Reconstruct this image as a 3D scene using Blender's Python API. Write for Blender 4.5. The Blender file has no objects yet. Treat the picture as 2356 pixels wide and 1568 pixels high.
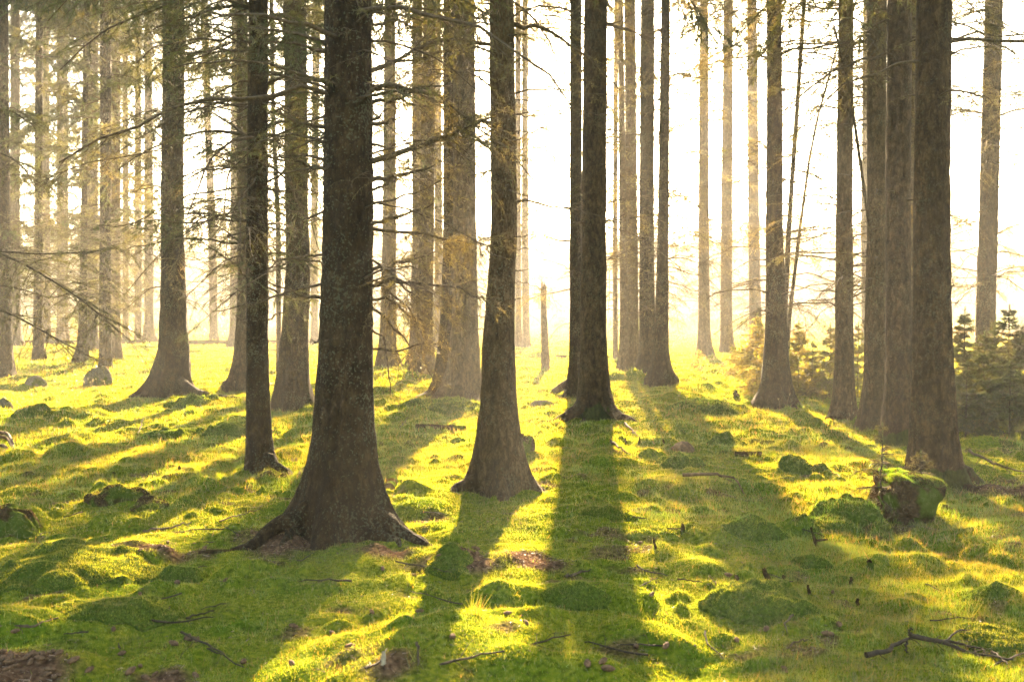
import bpy, math, random
import numpy as np
from mathutils import Vector

# ------------------------------------------------------------------ camera, sky, sun, exposure
sc = bpy.context.scene
COL = sc.collection
PITCH = math.radians(2.1)
CAM_H = 1.6
FPX, U0, V0 = 2290.6, 1178.0, 784.0            # the photograph measured on a 2356 x 1568 grid
FWD = np.array([0, math.cos(PITCH), -math.sin(PITCH)])
UPV = np.array([0, math.sin(PITCH), math.cos(PITCH)])
RGT = np.array([1.0, 0, 0])
CAM = np.array([0, 0, CAM_H])

cam = bpy.data.cameras.new('camera')
cam.lens = 35; cam.sensor_width = 36; cam.clip_end = 2000; cam.clip_start = 0.05
cam.dof.use_dof = True; cam.dof.focus_distance = 9.0; cam.dof.aperture_fstop = 4.0
co = bpy.data.objects.new('camera', cam)
co.location = CAM; co.rotation_euler = (math.pi / 2 - PITCH, 0, 0)
COL.objects.link(co); sc.camera = co

SUN_PX = (1345, -130)
sd = FWD + RGT * (SUN_PX[0] - U0) / FPX - UPV * (SUN_PX[1] - V0) / FPX
sd = sd / np.linalg.norm(sd)
SUN_EL = math.asin(sd[2]); SUN_AZ = math.atan2(sd[0], sd[1])

w = bpy.data.worlds.new('World'); sc.world = w; w.use_nodes = True
nt = w.node_tree; nt.nodes.clear()
sky = nt.nodes.new('ShaderNodeTexSky'); sky.sky_type = 'NISHITA'; sky.sun_disc = False
sky.sun_elevation = SUN_EL; sky.sun_rotation = SUN_AZ
sky.air_density = 0.8; sky.dust_density = 1.5; sky.ozone_density = 0.4
mul = nt.nodes.new('ShaderNodeMix'); mul.data_type = 'RGBA'; mul.blend_type = 'MULTIPLY'
mul.inputs[0].default_value = 1.0; mul.inputs[7].default_value = (0.95, 0.92, 0.74, 1)
bg = nt.nodes.new('ShaderNodeBackground'); bg.inputs[1].default_value = 0.05
wo = nt.nodes.new('ShaderNodeOutputWorld')
nt.links.new(sky.outputs[0], mul.inputs[6]); nt.links.new(mul.outputs[2], bg.inputs[0])
nt.links.new(bg.outputs[0], wo.inputs[0])

sl = bpy.data.lights.new('sun', 'SUN'); sl.energy = 5.0; sl.angle = math.radians(0.5)
sl.color = (1.0, 0.75, 0.46)
so = bpy.data.objects.new('sun', sl); so.location = (0, 0, 30)
so.rotation_euler = Vector(tuple(-sd)).to_track_quat('-Z', 'Y').to_euler()
COL.objects.link(so)

sc.view_settings.view_transform = 'Standard'; sc.view_settings.look = 'None'
sc.view_settings.gamma = 1.0; sc.view_settings.exposure = 4.15
HAZE_DENSITY = 0.0016
HAZE_ANISO = 0.40
sc.cycles.max_bounces = 8; sc.cycles.diffuse_bounces = 3; sc.cycles.transmission_bounces = 4
sc.cycles.volume_bounces = 1; sc.cycles.transparent_max_bounces = 8
sc.cycles.sample_clamp_indirect = 4.0

R = np.random.default_rng(11)

# ------------------------------------------------------------------ noise and terrain
def _h(ix, iy, s):
    n = (ix.astype(np.int64) * 374761393 + iy.astype(np.int64) * 668265263 + s * 974711) & 0x7fffffff
    n = ((n ^ (n >> 13)) * 1274126177) & 0x7fffffff
    return ((n ^ (n >> 16)) & 0xffff) / 65535.0

def vnoise(x, y, s=0):
    ix = np.floor(x); iy = np.floor(y); fx = x - ix; fy = y - iy
    fx = fx * fx * (3 - 2 * fx); fy = fy * fy * (3 - 2 * fy)
    a = _h(ix, iy, s); b = _h(ix + 1, iy, s); c = _h(ix, iy + 1, s); d = _h(ix + 1, iy + 1, s)
    return (a + (b - a) * fx) * (1 - fy) + (c + (d - c) * fx) * fy

def fbm(x, y, s=0, o=3):
    v = 0; a = .5; t = 0
    for k in range(o):
        v = v + a * vnoise(x * 2 ** k + 17.3 * k, y * 2 ** k - 9.1 * k, s + k); t += a; a *= .5
    return v / t

def cells(x, y, size, rmin, rmax, hmin, hmax, prob, s):
    """rounded moss hummocks, one at most per lattice cell"""
    out = np.zeros_like(x)
    cx = np.floor(x / size); cy = np.floor(y / size)
    for i in (-1, 0, 1):
        for j in (-1, 0, 1):
            a = cx + i; b = cy + j
            on = _h(a, b, s) < prob
            px = (a + .15 + .7 * _h(a, b, s + 1)) * size; py = (b + .15 + .7 * _h(a, b, s + 2)) * size
            r = rmin + (rmax - rmin) * _h(a, b, s + 3); h = hmin + (hmax - hmin) * _h(a, b, s + 4) ** 1.5
            d = ((x - px) / r) ** 2 + ((y - py) / (r * (.65 + .5 * _h(a, b, s + 5)))) ** 2
            out = np.maximum(out, np.where(on & (d < 1), h * np.maximum(1 - d, 0) ** 1.3, 0))
    return out

def sstep(a, b, x):
    t = np.clip((x - a) / (b - a), 0, 1); return t * t * (3 - 2 * t)

def terrain(x, y):
    x = np.asarray(x, float); y = np.asarray(y, float)
    z = (fbm(x / 7 + 3, y / 7, 5, 2) - .5) * .22
    wx = x + (vnoise(x * 2.2, y * 2.2, 71) - .5) * .35
    wy = y + (vnoise(x * 2.2, y * 2.2, 83) - .5) * .35
    far = 1 - sstep(30, 70, y)
    z = z + (fbm(x / .9, y / .9, 9, 2) - .5) * .10
    z = z + cells(wx, wy, 1.9, .35, .8, .04, .17, .42, 21) * far
    z = z + cells(wx, wy, .62, .13, .32, .02, .115, .50, 31)
    near = 1 - sstep(14, 26, y)
    z = z + cells(wx, wy, .23, .06, .13, .010, .055, .75, 41) * near
    z = z + (fbm(x / .16, y / .16, 13, 2) - .5) * .042 * near
    z = z + sstep(75, 260, y) * (11 + 5 * np.sin(x / 70 + 1))           # the pale hillside far behind the wood
    return z

def ray(u, v):
    return FWD + RGT * (u - U0) / FPX - UPV * (v - V0) / FPX

_GC = {}
def ground(u, v):
    """where the line of sight through a picture point meets the ground"""
    d = ray(u, v)
    key = (round(float(u), 2), round(float(v), 2))
    if key in _GC: return _GC[key].copy()
    t0, t1, n = 3.0, 110.0, 0
    yy = 3.0 * 1.012 ** np.arange(303)
    for step in range(2):
        t = yy / d[1]; x = d[0] * t; y = d[1] * t; z = CAM_H + d[2] * t
        k = int(np.argmax(z < terrain(x, y)))
        if k == 0: k = len(t) - 1
        if step == 0: yy = np.linspace(yy[k - 1], yy[k], 24)
    _GC[key] = np.array([x[k], y[k], float(terrain(x[k:k + 1], y[k:k + 1])[0])])
    return _GC[key].copy()

def at_depth(u, v, y):
    d = ray(u, v); return CAM + d * (y / d[1])

# ------------------------------------------------------------------ mesh building
class Mesh:
    """collects tubes, sheets and needle blades; build() links them as one object"""
    def __init__(self):
        self.v = []; self.f3 = []; self.f4 = []; self.m3 = []; self.m4 = []; self.c = []; self.n = 0
    def add(self, v, f3=None, f4=None, mat=0, col=(1, 1, 1)):
        v = np.asarray(v, np.float32).reshape(-1, 3)
        if not len(v): return
        self.v.append(v)
        c = np.asarray(col, np.float32)
        if c.ndim == 1: c = np.broadcast_to(c, (len(v), 3))
        self.c.append(c)
        if f3 is not None and len(f3):
            self.f3.append(np.asarray(f3, np.int32) + self.n); self.m3.append(np.full(len(f3), mat, np.int32))
        if f4 is not None and len(f4):
            self.f4.append(np.asarray(f4, np.int32) + self.n); self.m4.append(np.full(len(f4), mat, np.int32))
        self.n += len(v)
    def tubes(self, P, rad, sides=4, mat=0, col=(1, 1, 1), cap=True):
        P = np.asarray(P, float)
        if P.ndim == 2: P = P[None]
        N, K, _ = P.shape
        if N == 0: return
        rad = np.broadcast_to(np.asarray(rad, float), (N, K))
        T = np.gradient(P, axis=1); T /= np.linalg.norm(T, axis=2, keepdims=True) + 1e-9
        ref = np.where(np.abs(T[:, :1, 2:3]) > .8, np.array([1., 0, 0]), np.array([0, 0, 1.]))
        A = np.cross(T, np.broadcast_to(ref, T.shape)); A /= np.linalg.norm(A, axis=2, keepdims=True) + 1e-9
        B = np.cross(T, A)
        an = np.arange(sides) * 2 * np.pi / sides
        V = P[:, :, None] + rad[:, :, None, None] * (A[:, :, None] * np.cos(an)[:, None] + B[:, :, None] * np.sin(an)[:, None])
        base = (np.arange(N) * K * sides)[:, None, None]
        k = np.arange(K - 1)[None, :, None] * sides; s = np.arange(sides)[None, None]; s2 = (s + 1) % sides
        F = np.stack([base + k + s, base + k + s2, base + k + sides + s2, base + k + sides + s], -1).reshape(-1, 4)
        self.add(V.reshape(-1, 3), None, F, mat, col)
        if cap and sides == 4:
            o = (np.arange(N) * K * sides)[:, None]
            self_n = self.n - N * K * sides
            caps = np.concatenate([o + np.array([3, 2, 1, 0]), o + (K - 1) * sides + np.arange(4)])
            self.f4.append(caps.astype(np.int32) + self_n); self.m4.append(np.full(len(caps), mat, np.int32))
    def blades(self, p, d, ln, wd, mat=0, col=(1, 1, 1), rng=R):
        """single triangles: base point, direction, length, width"""
        p = np.asarray(p, float); M = len(p)
        if not M: return
        d = d / (np.linalg.norm(d, axis=1, keepdims=True) + 1e-9)
        s = np.cross(d, rng.normal(size=(M, 3))); s /= np.linalg.norm(s, axis=1, keepdims=True) + 1e-9
        ln = np.broadcast_to(ln, (M,))[:, None]; wd = np.broadcast_to(wd, (M,))[:, None]
        V = np.stack([p - s * wd / 2, p + s * wd / 2, p + d * ln], 1).reshape(-1, 3)
        c = np.asarray(col, np.float32)
        if c.ndim == 2: c = np.repeat(c, 3, 0)
        self.add(V, np.arange(M * 3).reshape(-1, 3), None, mat, c)
    def build(self, name, mats, parent=None, loc=(0, 0, 0), smooth=True):
        me = bpy.data.meshes.new(name)
        if not isinstance(mats, (list, tuple)): mats = [mats]
        v = np.concatenate(self.v); me.vertices.add(len(v)); me.vertices.foreach_set('co', v.ravel())
        f3 = np.concatenate(self.f3) if self.f3 else np.zeros((0, 3), np.int32)
        f4 = np.concatenate(self.f4) if self.f4 else np.zeros((0, 4), np.int32)
        me.loops.add(f3.size + f4.size)
        me.loops.foreach_set('vertex_index', np.concatenate([f3.ravel(), f4.ravel()]))
        me.polygons.add(len(f3) + len(f4))
        st = np.concatenate([np.arange(len(f3)) * 3, len(f3) * 3 + np.arange(len(f4)) * 4]).astype(np.int32)
        me.polygons.foreach_set('loop_start', st)
        mi = np.concatenate((self.m3 + self.m4) or [np.zeros(0, np.int32)]).astype(np.int32)
        me.polygons.foreach_set('material_index', mi)
        if smooth: me.polygons.foreach_set('use_smooth', np.ones(len(mi), bool))
        for m in mats: me.materials.append(m)
        a = me.color_attributes.new('tint', 'FLOAT_COLOR', 'POINT')
        c = np.concatenate(self.c); a.data.foreach_set('color', np.concatenate([c, np.ones((len(c), 1), np.float32)], 1).ravel())
        me.update(calc_edges=True)
        o = bpy.data.objects.new(name, me); COL.objects.link(o)
        o.location = loc
        if parent is not None: o.parent = parent
        return o

def thing(name, label, cat, loc, group=None):
    o = bpy.data.objects.new(name, None); o.empty_display_size = .2
    o.location = loc; COL.objects.link(o)
    return tag(o, label, cat, group)

def tag(o, label=None, cat=None, group=None, kind=None):
    if label: o['label'] = label
    if cat: o['category'] = cat
    if group: o['group'] = group
    if kind: o['kind'] = kind
    return o

# ------------------------------------------------------------------ materials
def mat_new(name):
    m = bpy.data.materials.new(name); m.use_nodes = True
    t = m.node_tree; t.nodes.clear()
    return m, t, t.nodes.new('ShaderNodeOutputMaterial')

def N(t, kind, **kw):
    n = t.nodes.new(kind)
    for k, v in kw.items():
        if k == 'inp':
            for a, b in v.items(): n.inputs[a].default_value = b
        else: setattr(n, k, v)
    return n

def ramp(t, fac, stops):
    r = t.nodes.new('ShaderNodeValToRGB'); e = r.color_ramp.elements
    while len(e) < len(stops): e.new(.5)
    for k, (p, c) in enumerate(stops):
        e[k].position = p; e[k].color = c if len(c) == 4 else (*c, 1)
    t.links.new(fac, r.inputs[0]); return r

def leaf_mat(name, trans=.55, tint=(1.25, 1.15, .5), gloss=.06):
    """thin foliage: reflects its own colour and lets yellower light through"""
    m, t, out = mat_new(name)
    a = N(t, 'ShaderNodeVertexColor', layer_name='tint')
    d = N(t, 'ShaderNodeBsdfDiffuse'); tr = N(t, 'ShaderNodeBsdfTranslucent')
    mu = N(t, 'ShaderNodeMix', data_type='RGBA', blend_type='MULTIPLY'); mu.inputs[0].default_value = 1
    mu.inputs[7].default_value = (*tint, 1)
    t.links.new(a.outputs[0], mu.inputs[6]); t.links.new(mu.outputs[2], tr.inputs[0]); t.links.new(a.outputs[0], d.inputs[0])
    mx = N(t, 'ShaderNodeMixShader'); mx.inputs[0].default_value = trans
    t.links.new(d.outputs[0], mx.inputs[1]); t.links.new(tr.outputs[0], mx.inputs[2])
    if gloss:
        g = N(t, 'ShaderNodeBsdfGlossy', inp={'Roughness': .45}); g.inputs[0].default_value = (1, 1, 1, 1)
        m2 = N(t, 'ShaderNodeMixShader'); m2.inputs[0].default_value = gloss
        t.links.new(mx.outputs[0], m2.inputs[1]); t.links.new(g.outputs[0], m2.inputs[2]); mx = m2
    t.links.new(mx.outputs[0], out.inputs[0]); return m

def bark_mat(name, dark, mid, light, lichen=.5, moss=.3, plate=1.0):
    m, t, out = mat_new(name)
    p = N(t, 'ShaderNodeBsdfPrincipled', inp={'Roughness': .92, 'Specular IOR Level': .15})
    tc = N(t, 'ShaderNodeTexCoord')
    mp = N(t, 'ShaderNodeMapping'); mp.inputs['Scale'].default_value = (1, 1, .5)
    t.links.new(tc.outputs['Object'], mp.inputs[0])
    n1 = N(t, 'ShaderNodeTexNoise', inp={'Scale': 20.0, 'Detail': 7.0, 'Roughness': .7}); t.links.new(mp.outputs[0], n1.inputs[0])
    m2_ = N(t, 'ShaderNodeMapping'); m2_.inputs['Scale'].default_value = (3.2, 3.2, .55); t.links.new(tc.outputs['Object'], m2_.inputs[0])
    n2 = N(t, 'ShaderNodeTexNoise', inp={'Scale': 2.3, 'Detail': 5.0, 'Roughness': .6}); t.links.new(m2_.outputs[0], n2.inputs[0])
    vo = N(t, 'ShaderNodeTexVoronoi', feature='DISTANCE_TO_EDGE', inp={'Scale': 21.0 * plate, 'Randomness': 1.0})
    wob = N(t, 'ShaderNodeMix', data_type='RGBA'); wob.inputs[0].default_value = .12
    t.links.new(mp.outputs[0], wob.inputs[6]); t.links.new(n1.outputs['Color'], wob.inputs[7]); t.links.new(wob.outputs[2], vo.inputs[0])
    r1 = ramp(t, n1.outputs[0], [(.30, dark), (.50, mid), (.72, light)])
    r2 = ramp(t, n2.outputs[0], [(.32, (.58, .55, .50)), (.5, (.92, .9, .85)), (.68, (1.2, 1.15, 1.05))])
    mu = N(t, 'ShaderNodeMix', data_type='RGBA', blend_type='MULTIPLY'); mu.inputs[0].default_value = 1
    t.links.new(r1.outputs[0], mu.inputs[6]); t.links.new(r2.outputs[0], mu.inputs[7])
    # cracks between the scale plates
    cr = ramp(t, vo.outputs[0], [(.0, (.45, .4, .35)), (.13, (1, 1, 1))])
    mc = N(t, 'ShaderNodeMix', data_type='RGBA', blend_type='MULTIPLY'); mc.inputs[0].default_value = .8
    t.links.new(mu.outputs[2], mc.inputs[6]); t.links.new(cr.outputs[0], mc.inputs[7])
    # pale lichen flecks
    n3 = N(t, 'ShaderNodeTexNoise', inp={'Scale': 60.0, 'Detail': 2.0}); t.links.new(tc.outputs['Object'], n3.inputs[0])
    n4 = N(t, 'ShaderNodeTexNoise', inp={'Scale': 3.1, 'Detail': 3.0}); t.links.new(tc.outputs['Object'], n4.inputs[0])
    ad = N(t, 'ShaderNodeMath', operation='MULTIPLY_ADD', inp={1: .55}); t.links.new(n4.outputs[0], ad.inputs[0]); t.links.new(n3.outputs[0], ad.inputs[2])
    lr = ramp(t, ad.outputs[0], [(.865, (0, 0, 0)), (.93, (lichen,) * 3)])
    ml = N(t, 'ShaderNodeMix', data_type='RGBA'); ml.inputs[7].default_value = (.18, .19, .115, 1)
    t.links.new(lr.outputs[0], ml.inputs[0]); t.links.new(mc.outputs[2], ml.inputs[6])
    # moss creeping up from the roots
    a = N(t, 'ShaderNodeVertexColor', layer_name='tint'); sp = N(t, 'ShaderNodeSeparateColor'); t.links.new(a.outputs[0], sp.inputs[0])
    mm = N(t, 'ShaderNodeMath', operation='MULTIPLY_ADD', inp={1: 1.0}); t.links.new(sp.outputs[0], mm.inputs[0]); t.links.new(n4.outputs[0], mm.inputs[2])
    mr = ramp(t, mm.outputs[0], [(1.16 - moss * .6, (0, 0, 0)), (1.46 - moss * .6, (.9, .9, .9))])
    mo = N(t, 'ShaderNodeMix', data_type='RGBA'); rm = ramp(t, n1.outputs[0], [(.35, (.022, .028, .006)), (.55, (.055, .062, .012)), (.7, (.085, .090, .018))]); t.links.new(rm.outputs[0], mo.inputs[7])
    t.links.new(mr.outputs[0], mo.inputs[0]); t.links.new(ml.outputs[2], mo.inputs[6])
    t.links.new(mo.outputs[2], p.inputs['Base Color'])
    hb = N(t, 'ShaderNodeMath', operation='MULTIPLY_ADD', inp={1: 1.3}); t.links.new(vo.outputs[0], hb.inputs[0]); t.links.new(n1.outputs[0], hb.inputs[2])
    bp = N(t, 'ShaderNodeBump', inp={'Strength': 1.0, 'Distance': .045}); t.links.new(hb.outputs[0], bp.inputs['Height'])
    t.links.new(bp.outputs[0], p.inputs['Normal']); t.links.new(p.outputs[0], out.inputs[0])
    return m

def wood_mat(name, c1, c2, scale=30, rough=.9):
    m, t, out = mat_new(name)
    p = N(t, 'ShaderNodeBsdfPrincipled', inp={'Roughness': rough, 'Specular IOR Level': .2})
    tc = N(t, 'ShaderNodeTexCoord')
    n1 = N(t, 'ShaderNodeTexNoise', inp={'Scale': scale, 'Detail': 5.0}); t.links.new(tc.outputs['Object'], n1.inputs[0])
    r1 = ramp(t, n1.outputs[0], [(.32, c1), (.68, c2)])
    t.links.new(r1.outputs[0], p.inputs['Base Color'])
    bp = N(t, 'ShaderNodeBump', inp={'Strength': .7, 'Distance': .01}); t.links.new(n1.outputs[0], bp.inputs['Height'])
    t.links.new(bp.outputs[0], p.inputs['Normal']); t.links.new(p.outputs[0], out.inputs[0]); return m

def moss_body_mat(name, c1, c2, c3=None, amt=.0):
    m, t, out = mat_new(name)
    p = N(t, 'ShaderNodeBsdfPrincipled', inp={'Roughness': 1.0, 'Specular IOR Level': .0})
    tc = N(t, 'ShaderNodeTexCoord')
    n1 = N(t, 'ShaderNodeTexNoise', inp={'Scale': 55.0, 'Detail': 4.0}); t.links.new(tc.outputs['Object'], n1.inputs[0])
    n2 = N(t, 'ShaderNodeTexNoise', inp={'Scale': 5.0, 'Detail': 4.0}); t.links.new(tc.outputs['Object'], n2.inputs[0])
    r1 = ramp(t, n1.outputs[0], [(.3, c1), (.7, c2)])
    src = r1.outputs[0]
    if c3:
        r2 = ramp(t, n2.outputs[0], [(.62 - amt * .3, (0, 0, 0)), (.70 - amt * .3, (1, 1, 1))])
        mx = N(t, 'ShaderNodeMix', data_type='RGBA'); mx.inputs[7].default_value = (*c3, 1)
        t.links.new(r2.outputs[0], mx.inputs[0]); t.links.new(src, mx.inputs[6]); src = mx.outputs[2]
    t.links.new(src, p.inputs['Base Color'])
    bp = N(t, 'ShaderNodeBump', inp={'Strength': 1.0, 'Distance': .02}); t.links.new(n1.outputs[0], bp.inputs['Height'])
    t.links.new(bp.outputs[0], p.inputs['Normal']); t.links.new(p.outputs[0], out.inputs[0]); return m

def ground_mat():
    m, t, out = mat_new('mossy_ground')
    p = N(t, 'ShaderNodeBsdfPrincipled', inp={'Roughness': 1.0, 'Specular IOR Level': 0.0})
    tc = N(t, 'ShaderNodeTexCoord')
    a = N(t, 'ShaderNodeVertexColor', layer_name='tint'); sp = N(t, 'ShaderNodeSeparateColor'); t.links.new(a.outputs[0], sp.inputs[0])
    n1 = N(t, 'ShaderNodeTexNoise', inp={'Scale': 38.0, 'Detail': 5.0}); t.links.new(tc.outputs['Object'], n1.inputs[0])
    n2 = N(t, 'ShaderNodeTexNoise', inp={'Scale': 1.7, 'Detail': 4.0}); t.links.new(tc.outputs['Object'], n2.inputs[0])
    g = ramp(t, n1.outputs[0], [(.3, (.035, .052, .006)), (.5, (.085, .118, .011)), (.72, (.16, .175, .02))])
    g2 = ramp(t, n2.outputs[0], [(.35, (.8, .9, .7)), (.65, (1.3, 1.1, .9))])
    mu = N(t, 'ShaderNodeMix', data_type='RGBA', blend_type='MULTIPLY'); mu.inputs[0].default_value = 1
    t.links.new(g.outputs[0], mu.inputs[6]); t.links.new(g2.outputs[0], mu.inputs[7])
    b = ramp(t, n1.outputs[0], [(.3, (.030, .018, .011)), (.5, (.085, .048, .028)), (.7, (.17, .105, .06))])
    mx = N(t, 'ShaderNodeMix', data_type='RGBA')
    t.links.new(sp.outputs[0], mx.inputs[0]); t.links.new(mu.outputs[2], mx.inputs[6]); t.links.new(b.outputs[0], mx.inputs[7])
    mf = N(t, 'ShaderNodeMix', data_type='RGBA'); mf.inputs[7].default_value = (.06, .055, .04, 1)  # distance colour put in to make the haze over far ground whiter
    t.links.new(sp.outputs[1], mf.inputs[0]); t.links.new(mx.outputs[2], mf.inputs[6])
    t.links.new(mf.outputs[2], p.inputs['Base Color'])
    bp = N(t, 'ShaderNodeBump', inp={'Strength': .9, 'Distance': .015}); t.links.new(n1.outputs[0], bp.inputs['Height'])
    t.links.new(bp.outputs[0], p.inputs['Normal']); t.links.new(p.outputs[0], out.inputs[0]); return m

M_GROUND = ground_mat()
M_GRASS = leaf_mat('grass_blades', .60, (4.2, 2.1, .4), .07)
M_MOSS = leaf_mat('moss_shoots', .58, (3.0, 2.1, .6), .05)
M_NEEDLE = leaf_mat('spruce_needles', .55, (1.6, 1.3, .5), .05)
M_STALK = leaf_mat('seed_stalks', .5, (1.3, 1.2, .9), .03)
M_LITTER = leaf_mat('needle_litter', .15, (1, 1, 1), .05)
M_BARK = [bark_mat('spruce_bark_dark', (.016, .0098, .0043), (.048, .030, .0130), (.112, .074, .034), .4, .20),
          bark_mat('spruce_bark_grey', (.037, .024, .0115), (.104, .069, .033), (.185, .135, .074), .30, .2),
          bark_mat('spruce_bark_scaly', (.021, .0128, .0058), (.068, .042, .020), (.145, .094, .046), .2, .35, .75)]
M_BARK.append(bark_mat('spruce_bark_reddish', (.024, .014, .0072), (.076, .047, .026), (.15, .10, .058), .2, .3, .7))  # redder bark; its contrast also stands in for haze between neighbouring trunks
M_TWIG = wood_mat('dead_twigs', (.045, .030, .018), (.12, .085, .05), 40)
M_TWIG2 = wood_mat('dark_twigs', (.022, .016, .010), (.060, .042, .026), 40)
M_LOG = wood_mat('rotten_wood', (.05, .032, .016), (.16, .10, .05), 24)
M_PALE = wood_mat('bleached_wood', (.22, .18, .12), (.42, .36, .26), 30)
M_STONE = moss_body_mat('mossy_stone', (.075, .065, .045), (.17, .15, .10), (.07, .085, .02), .35)
M_MOUND = moss_body_mat('moss_mound_body', (.03, .045, .008), (.08, .11, .016))
M_STUMP = moss_body_mat('mossy_stump_wood', (.022, .015, .008), (.07, .045, .022), (.055, .075, .012), .45)
M_CONE = wood_mat('cone_scales', (.055, .030, .016), (.17, .10, .055), 60)

# ------------------------------------------------------------------ ground sheet
def litter(x, y):
    """0 grass .. 1 bare brown needle floor"""
    def blob(u, v, ru, rv, s=1.0):
        c = ground(u, v); e = ground(u + ru, v); f = ground(u, v + rv) if v + rv < 1560 else ground(u, v - rv)
        rx = abs(e[0] - c[0]); ry = max(abs(f[1] - c[1]), .15)
        return s * np.exp(-(((x - c[0]) / rx) ** 2 + ((y - c[1]) / ry) ** 2))
    m = np.zeros_like(x)
    for b in [(40, 1530, 260, 70, 1.0), (330, 1255, 330, 32, 1.0), (620, 1262, 230, 28, 1.0), (820, 1262, 170, 30, .8),
              (1060, 1265, 150, 26, 1.0), (1240, 1290, 150, 34, .85), (2330, 1125, 130, 26, 1.0), (300, 1555, 320, 30, .62),
              (640, 1545, 300, 40, .45), (900, 1520, 80, 30, .6), (1160, 1175, 90, 14, .4), (1390, 985, 170, 16, .4)]:
        m = np.maximum(m, blob(*b))
    n = fbm(x / .35, y / .35, 55, 3)
    m = sstep(.30, .72, m * .80 + (n - .5) * 1.0)
    sp = sstep(.66, .78, fbm(x / .28 + 9, y / .28, 77, 3)) * .75 * (1 - sstep(8, 16, y))
    return np.clip(np.maximum(m, sp), 0, 1)

def axis(a0, a1, fine, lo, hi, g0, g1):
    c = list(np.arange(a0, a1, fine)); s = fine
    while c[-1] < hi:
        s *= g1; c.append(c[-1] + s)
    s = fine
    while c[0] > lo:
        s *= g0; c.insert(0, c[0] - s)
    return np.array(c)

xs = axis(-5.2, 5.2, .03, -560, 560, 1.045, 1.045)
ys = axis(3.5, 11, .026, -300, 560, 1.14, 1.013)
GX, GY = np.meshgrid(xs, ys)
GZ = terrain(GX, GY); LIT = litter(GX, GY)
nx, ny = len(xs), len(ys)
idx = np.arange(nx * ny).reshape(ny, nx)
gm = Mesh()
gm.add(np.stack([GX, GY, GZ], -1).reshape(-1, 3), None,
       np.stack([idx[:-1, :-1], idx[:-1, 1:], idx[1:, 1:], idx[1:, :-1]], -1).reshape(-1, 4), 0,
       np.stack([LIT.ravel(), sstep(34, 62, GY.ravel()), LIT.ravel()], 1))  # second channel darkens far ground so the haze over it looks whiter
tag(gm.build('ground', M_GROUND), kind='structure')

# ------------------------------------------------------------------ trees
TREES = []      # (x, y, keep-out radius) for the grass

def interp_curve(zs, vals, q):
    """smooth interpolation through a few heights, straight beyond them"""
    zs = np.asarray(zs); vals = np.asarray(vals); o = np.argsort(zs); zs = zs[o]; vals = vals[o]
    r = np.interp(q, zs, vals)
    if len(zs) > 1:
        k = (vals[-1] - vals[-2]) / max(zs[-1] - zs[-2], 1e-3)
        r = np.where(q > zs[-1], vals[-1] + k * (q - zs[-1]), r)
    for _ in range(3):
        r[1:-1] = (r[:-2] + 2 * r[1:-1] + r[2:]) / 4
    return r

def trunk_mesh(mesh, path, rad, flare, seed, seg=32, lobes=5, rough=.03, mossh=.5, scale=.35, lean_l=0.):
    """swept trunk: path (K,3) local, rad (K); flare multiplies the radius near z = 0 with root buttresses"""
    rg = np.random.default_rng(seed)
    K = len(path); an = np.arange(seg) * 2 * np.pi / seg
    z = path[:, 2][:, None]
    zz = np.maximum(z, 0)
    ph = rg.uniform(0, 6.28, 3)
    rd = lambda k, p: 2.4 * np.maximum(0, np.cos(k * an + p)) ** 2.2 - .8
    lob = .62 * rd(lobes, ph[0]) + .34 * rd(lobes - 2, ph[1]) + .22 * np.cos(2 * an + ph[2])
    f = flare * np.exp(-zz / scale)
    r = rad[:, None] * (1 + f * (1 + .55 * lob[None] * np.exp(-zz / (scale * 1.1))) + .05 * lob[None] * np.exp(-zz / 2.0))
    A, Z = np.meshgrid(an, path[:, 2])
    nz = (fbm(np.cos(A) * 2.1 + 5 + seed, Z * 2.6 + np.sin(A) * 2.1, seed, 3) - .5) * 2.2
    nf = (vnoise(A * 9 / 6.283 * 3.0, Z * 18, seed + 7) - .5)
    r = r * (1 + rough * nz) + rad[:, None] * rough * 1.3 * nf
    V = np.stack([path[:, 0:1] + r * np.cos(A), path[:, 1:2] + r * np.sin(A), Z], -1)
    i = np.arange(K * seg).reshape(K, seg); j = np.roll(i, -1, 1)
    F = np.stack([i[:-1], j[:-1], j[1:], i[1:]], -1).reshape(-1, 4)
    g = np.exp(-zz / mossh) * np.clip(.35 + 1.3 * fbm(np.cos(A) * 2.3 + seed, Z * 5 + np.sin(A) * 2.3, seed + 21, 3), .3, 1.15)
    mesh.add(V.reshape(-1, 3), None, F, 0, np.stack([g.ravel()] * 3, 1))
    n0 = mesh.n - K * seg
    mesh.add((path[-1] + np.array([0, 0, rad[-1] * .5]))[None])
    mesh.f3.append((np.stack([i[-1], j[-1], np.full(seg, K * seg)], 1) + n0).astype(np.int32))
    mesh.m3.append(np.zeros(seg, np.int32))

GREEN = np.array([.045, .062, .014]); GOLD = np.array([.135, .115, .030]); BROWN = np.array([.090, .066, .030])

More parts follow.
